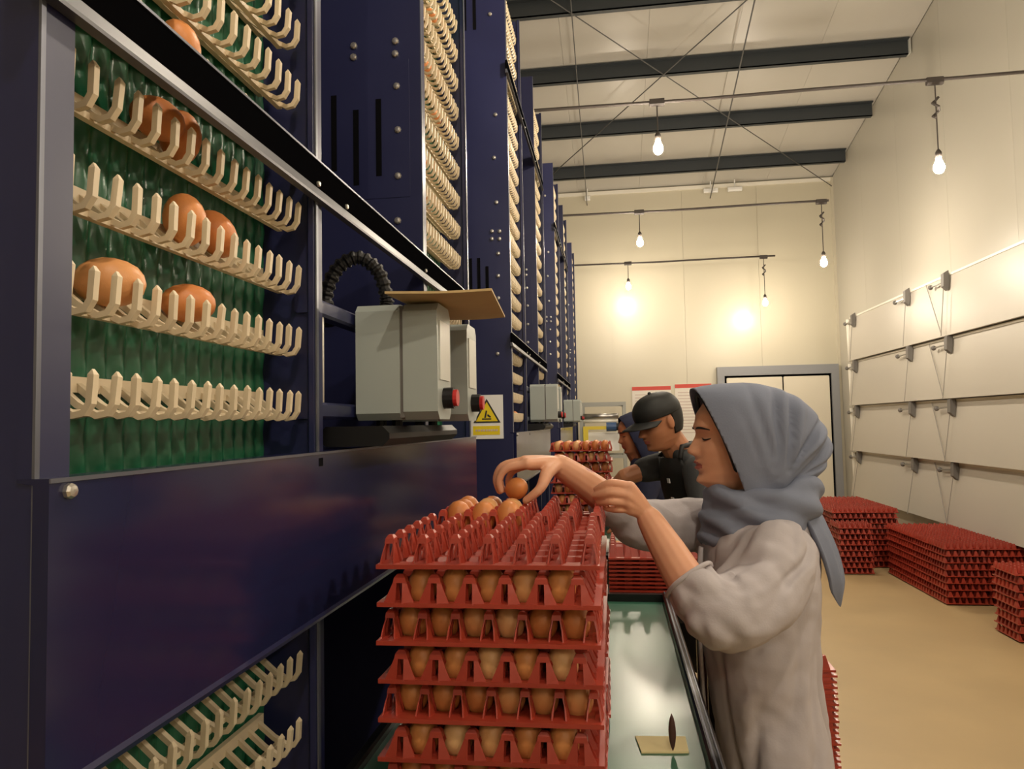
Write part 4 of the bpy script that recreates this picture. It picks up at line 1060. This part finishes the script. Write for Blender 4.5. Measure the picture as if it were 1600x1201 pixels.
    # white mark, three small bars lying on the bib
    for k, (q, r_) in enumerate(((8, 10), (9, 10), (9, 11))):
        a, b, c_ = rs[r_][q], rs[r_][q + 1], rs[r_ + 1][q]
        n = (b - a).cross(c_ - a).normalized()
        if n.y > 0: n = -n
        u, v = (b - a) * 0.8, (c_ - a) * 0.28
        p = a + n * 0.008 + v * (0.4 + 0.6 * k)
        o = link('white_mark', MB().add([p, p + u, p + u + v, p + v, p - n * .004, p + u - n * .004, p + u + v - n * .004, p + v - n * .004], [(0, 1, 2, 3), (7, 6, 5, 4), (0, 4, 5, 1), (1, 5, 6, 2), (2, 6, 7, 3), (3, 7, 4, 0)]).mesh('white_mark'), 'logo_white', ap); o.data.transform(inv)
    # trousers, shoes
    m = MB(); loft(m, [(0.66, 0.42, 3.28, 0.11, 0.17), (0.88, 0.42, 3.28, 0.115, 0.17)])
    for s in (-1, 1): m.limb([(0.42, 3.28 + s * 0.09, 0.76), (0.415, 3.28 + s * 0.1, 0.45), (0.43, 3.28 + s * 0.1, 0.10)], [0.095, 0.08, 0.06], 14, 5)
    put('trousers', solid('trousers', m, 0.01, 3), 'trouser_cloth')
    for s in (-1, 1): put('shoe', MB().limb([(0.45, 3.28 + s * 0.1, 0.048), (0.36, 3.28 + s * 0.105, 0.042), (0.30, 3.27 + s * 0.11, 0.034)], [0.047, 0.043, 0.034], 12, 5).mesh('shoe', True), 'shoe')
    # hair below the cap
    m = MB(); rs = []
    for i in range(16):
        z = 0.045 + 0.13 * i / 15; f, b, wd = lerp_tab(HEAD, z); row = []
        for k in range(33):
            a = PI / 2 * 1.08 + (PI - 0.16 * PI / 2) * k / 32
            c, s = math.cos(a), math.sin(a); r = (abs(c) ** 2.25 + abs(s) ** 2.25) ** (-1 / 2.25)
            row.append(H @ Vector((-0.012 + (-0.012 - b + 0.008) * r * c, (wd + 0.005) * r * s, z)))
        rs.append(row)
    m.add([p for r in rs for p in r], [(i * 33 + k, i * 33 + k + 1, (i + 1) * 33 + k + 1, (i + 1) * 33 + k) for i in range(15) for k in range(32)])
    me = m.mesh('hair', True); bm = bmesh.new(); bm.from_mesh(me); bmesh.ops.solidify(bm, geom=bm.faces[:], thickness=0.006); bm.to_mesh(me); bm.free()
    put('hair', me, 'hair_black')
    # cap
    CP = [(0.128, 0.094, -0.108, 0.081), (0.150, 0.096, -0.108, 0.083), (0.175, 0.090, -0.100, 0.078), (0.200, 0.068, -0.080, 0.062), (0.214, 0.040, -0.050, 0.038), (0.220, 0.008, -0.015, 0.010)]
    m = MB(); rs = []
    for i in range(24):
        z = 0.128 + 0.092 * i / 23; f, b, wd = smooth_tab(CP, z)
        rs.append([H @ Vector((-0.012 + ((f + 0.012) if math.cos(a) > 0 else (-0.012 - b)) * math.cos(a), wd * math.sin(a), z)) for a in [2 * PI * k / 40 for k in range(40)]])
    cp = put('cap', m.rings(rs).mesh('cap', True), 'cap_black', 'black baseball cap')
    m = MB(); up = []; lo = []
    for j in range(7):
        for k in range(17):
            a = (k / 16 - 0.5) * 2.5; rr = 0.0 + j / 6
            x = 0.086 * math.cos(a) + rr * 0.075 * math.cos(a) ** 0.8; y = 0.083 * math.sin(a) * (1 + 0.02 * rr)
            z = 0.134 - 0.012 * rr - 0.016 * (y / 0.08) ** 2
            up.append(H @ Vector((x, y, z))); lo.append(H @ Vector((x, y, z - 0.004)))
    n = len(up); fs = []
    for j in range(6):
        for k in range(16):
            q = (j * 17 + k, j * 17 + k + 1, (j + 1) * 17 + k + 1, (j + 1) * 17 + k); fs += [q, tuple(i + n for i in q[::-1])]
    edge = [(j * 17, (j + 1) * 17) for j in range(6)] + [(6 * 17 + k, 6 * 17 + k + 1) for k in range(16)] + [((j + 1) * 17 + 16, j * 17 + 16) for j in range(6)]
    fs += [(a, b, b + n, a + n) for a, b in edge]
    m.add(up + lo, fs)
    o = link('brim', m.mesh('brim', True), 'cap_black', cp); o.data.transform(inv)
    o = link('cap_button', MB().ball(H @ Vector((-0.003, 0, 0.221)), 0.008, 8, 5).mesh('cap_button', True), 'cap_black', cp); o.data.transform(inv)
man()

def helper_person():
    base = Vector((0.20, 4.05, 0))
    t = thing('person', 'person in dark navy head cover mostly hidden behind the man with the cap', 'person', base)
    inv = Matrix.Translation(-base)
    def put(name, me, m=None):
        me.transform(inv); return link(name, me, m, t)
    H = frame((0.135, 4.00, 1.325), (-0.95, -0.2, -0.25))
    m = MB(); head_add(m, H, 0.9)
    m.limb([(0.10, 4.01, 1.34), (0.15, 4.03, 1.25)], [0.05, 0.055], 12, 4)
    loft(m, [(0.85, 0.30, 4.05, 0.09, 0.14), (1.22, 0.17, 4.04, 0.08, 0.14), (1.28, 0.15, 4.04, 0.05, 0.07)])
    for s in (-1, 1):
        m.limb([(0.17, 4.04 + s * 0.16, 1.2), (0.12, 4.04 + s * 0.2, 1.02), (0.03, 4.04 + s * 0.15, 1.02), (-0.06, 4.04 + s * 0.1, 1.06)], [0.045, 0.04, 0.036, 0.024], 12, 5)
        hand(m, (-0.06, 4.04 + s * 0.1, 1.06), [[(-0.11, 4.01 + s * 0.1 + 0.018 * k, 1.065), (-0.135, 4.01 + s * 0.1 + 0.018 * k, 1.06), (-0.15, 4.01 + s * 0.1 + 0.018 * k, 1.045), (-0.155, 4.01 + s * 0.1 + 0.018 * k, 1.03)] for k in range(4)], [(-0.08, 4.0 + s * 0.1, 1.045), (-0.105, 3.995 + s * 0.1, 1.035), (-0.12, 4.0 + s * 0.1, 1.025)])
        m.limb([(0.26, 4.05 + s * 0.09, 0.9), (0.26, 4.05 + s * 0.09, 0.48), (0.27, 4.05 + s * 0.09, 0.09)], [0.08, 0.055, 0.036], 12, 5)
        m.limb([(0.27, 4.05 + s * 0.09, 0.05), (0.17, 4.05 + s * 0.1, 0.032)], [0.04, 0.03], 10, 4)
    me = solid('body', m, 0.0045, 2); paint_face(me, H, 'skin_man', None); bo = put('body', me); face_strands(H, bo, inv)
    m = MB(); loft(m, [(0.70, 0.32, 4.05, 0.12, 0.19), (1.0, 0.29, 4.05, 0.115, 0.17), (1.2, 0.18, 4.04, 0.105, 0.17), (1.29, 0.145, 4.03, 0.06, 0.08)])
    for s in (-1, 1): m.limb([(0.17, 4.04 + s * 0.15, 1.2), (0.125, 4.04 + s * 0.2, 1.05), (0.05, 4.04 + s * 0.17, 1.03)], [0.07, 0.06, 0.05], 14, 5)
    put('navy_top', solid('navy_top', m, 0.01, 3, lambda c: 0.008 * nz(c, 9)), 'navy_cloth')
    m = MB(); loft(m, [(0.60, 0.26, 4.05, 0.10, 0.16), (0.85, 0.26, 4.05, 0.11, 0.165)])
    for s in (-1, 1): m.limb([(0.26, 4.05 + s * 0.09, 0.72), (0.26, 4.05 + s * 0.09, 0.1)], [0.09, 0.06], 12, 5)
    put('trousers', solid('trousers', m, 0.012, 3), 'trouser_cloth')
    # hood
    rs = []
    for i in range(30):
        z = -0.04 + 0.255 * i / 29
        f, b, wd = lerp_tab([(-0.04, 0.05, -0.09, 0.075), (0.02, 0.09, -0.12, 0.085), (0.10, 0.10, -0.125, 0.088), (0.17, 0.10, -0.10, 0.078), (0.205, 0.06, -0.05, 0.04), (0.215, 0.0, -0.02, 0.01)], z)
        rs.append([Vector((-0.012 + ((f + 0.012) if math.cos(a) > 0 else (-0.012 - b)) * math.cos(a), wd * math.sin(a), z)) for a in [2 * PI * k / 40 for k in range(40)]])
    mm = MB().rings(rs); tmp = mm.mesh('tmp'); bm = bmesh.new(); bm.from_mesh(tmp); bpy.data.meshes.remove(tmp)
    bmesh.ops.bisect_plane(bm, geom=bm.verts[:] + bm.edges[:] + bm.faces[:], plane_co=Vector((0.045, 0, 0.1)), plane_no=Vector((1, 0, -0.2)), clear_outer=True)
    bmesh.ops.recalc_face_normals(bm, faces=bm.faces); bmesh.ops.solidify(bm, geom=bm.faces[:], thickness=0.003)
    me = bpy.data.meshes.new('head_cover'); bm.to_mesh(me); bm.free(); me.transform(H); me.polygons.foreach_set('use_smooth', [True] * len(me.polygons))
    put('head_cover', me, 'navy_cloth')
helper_person()
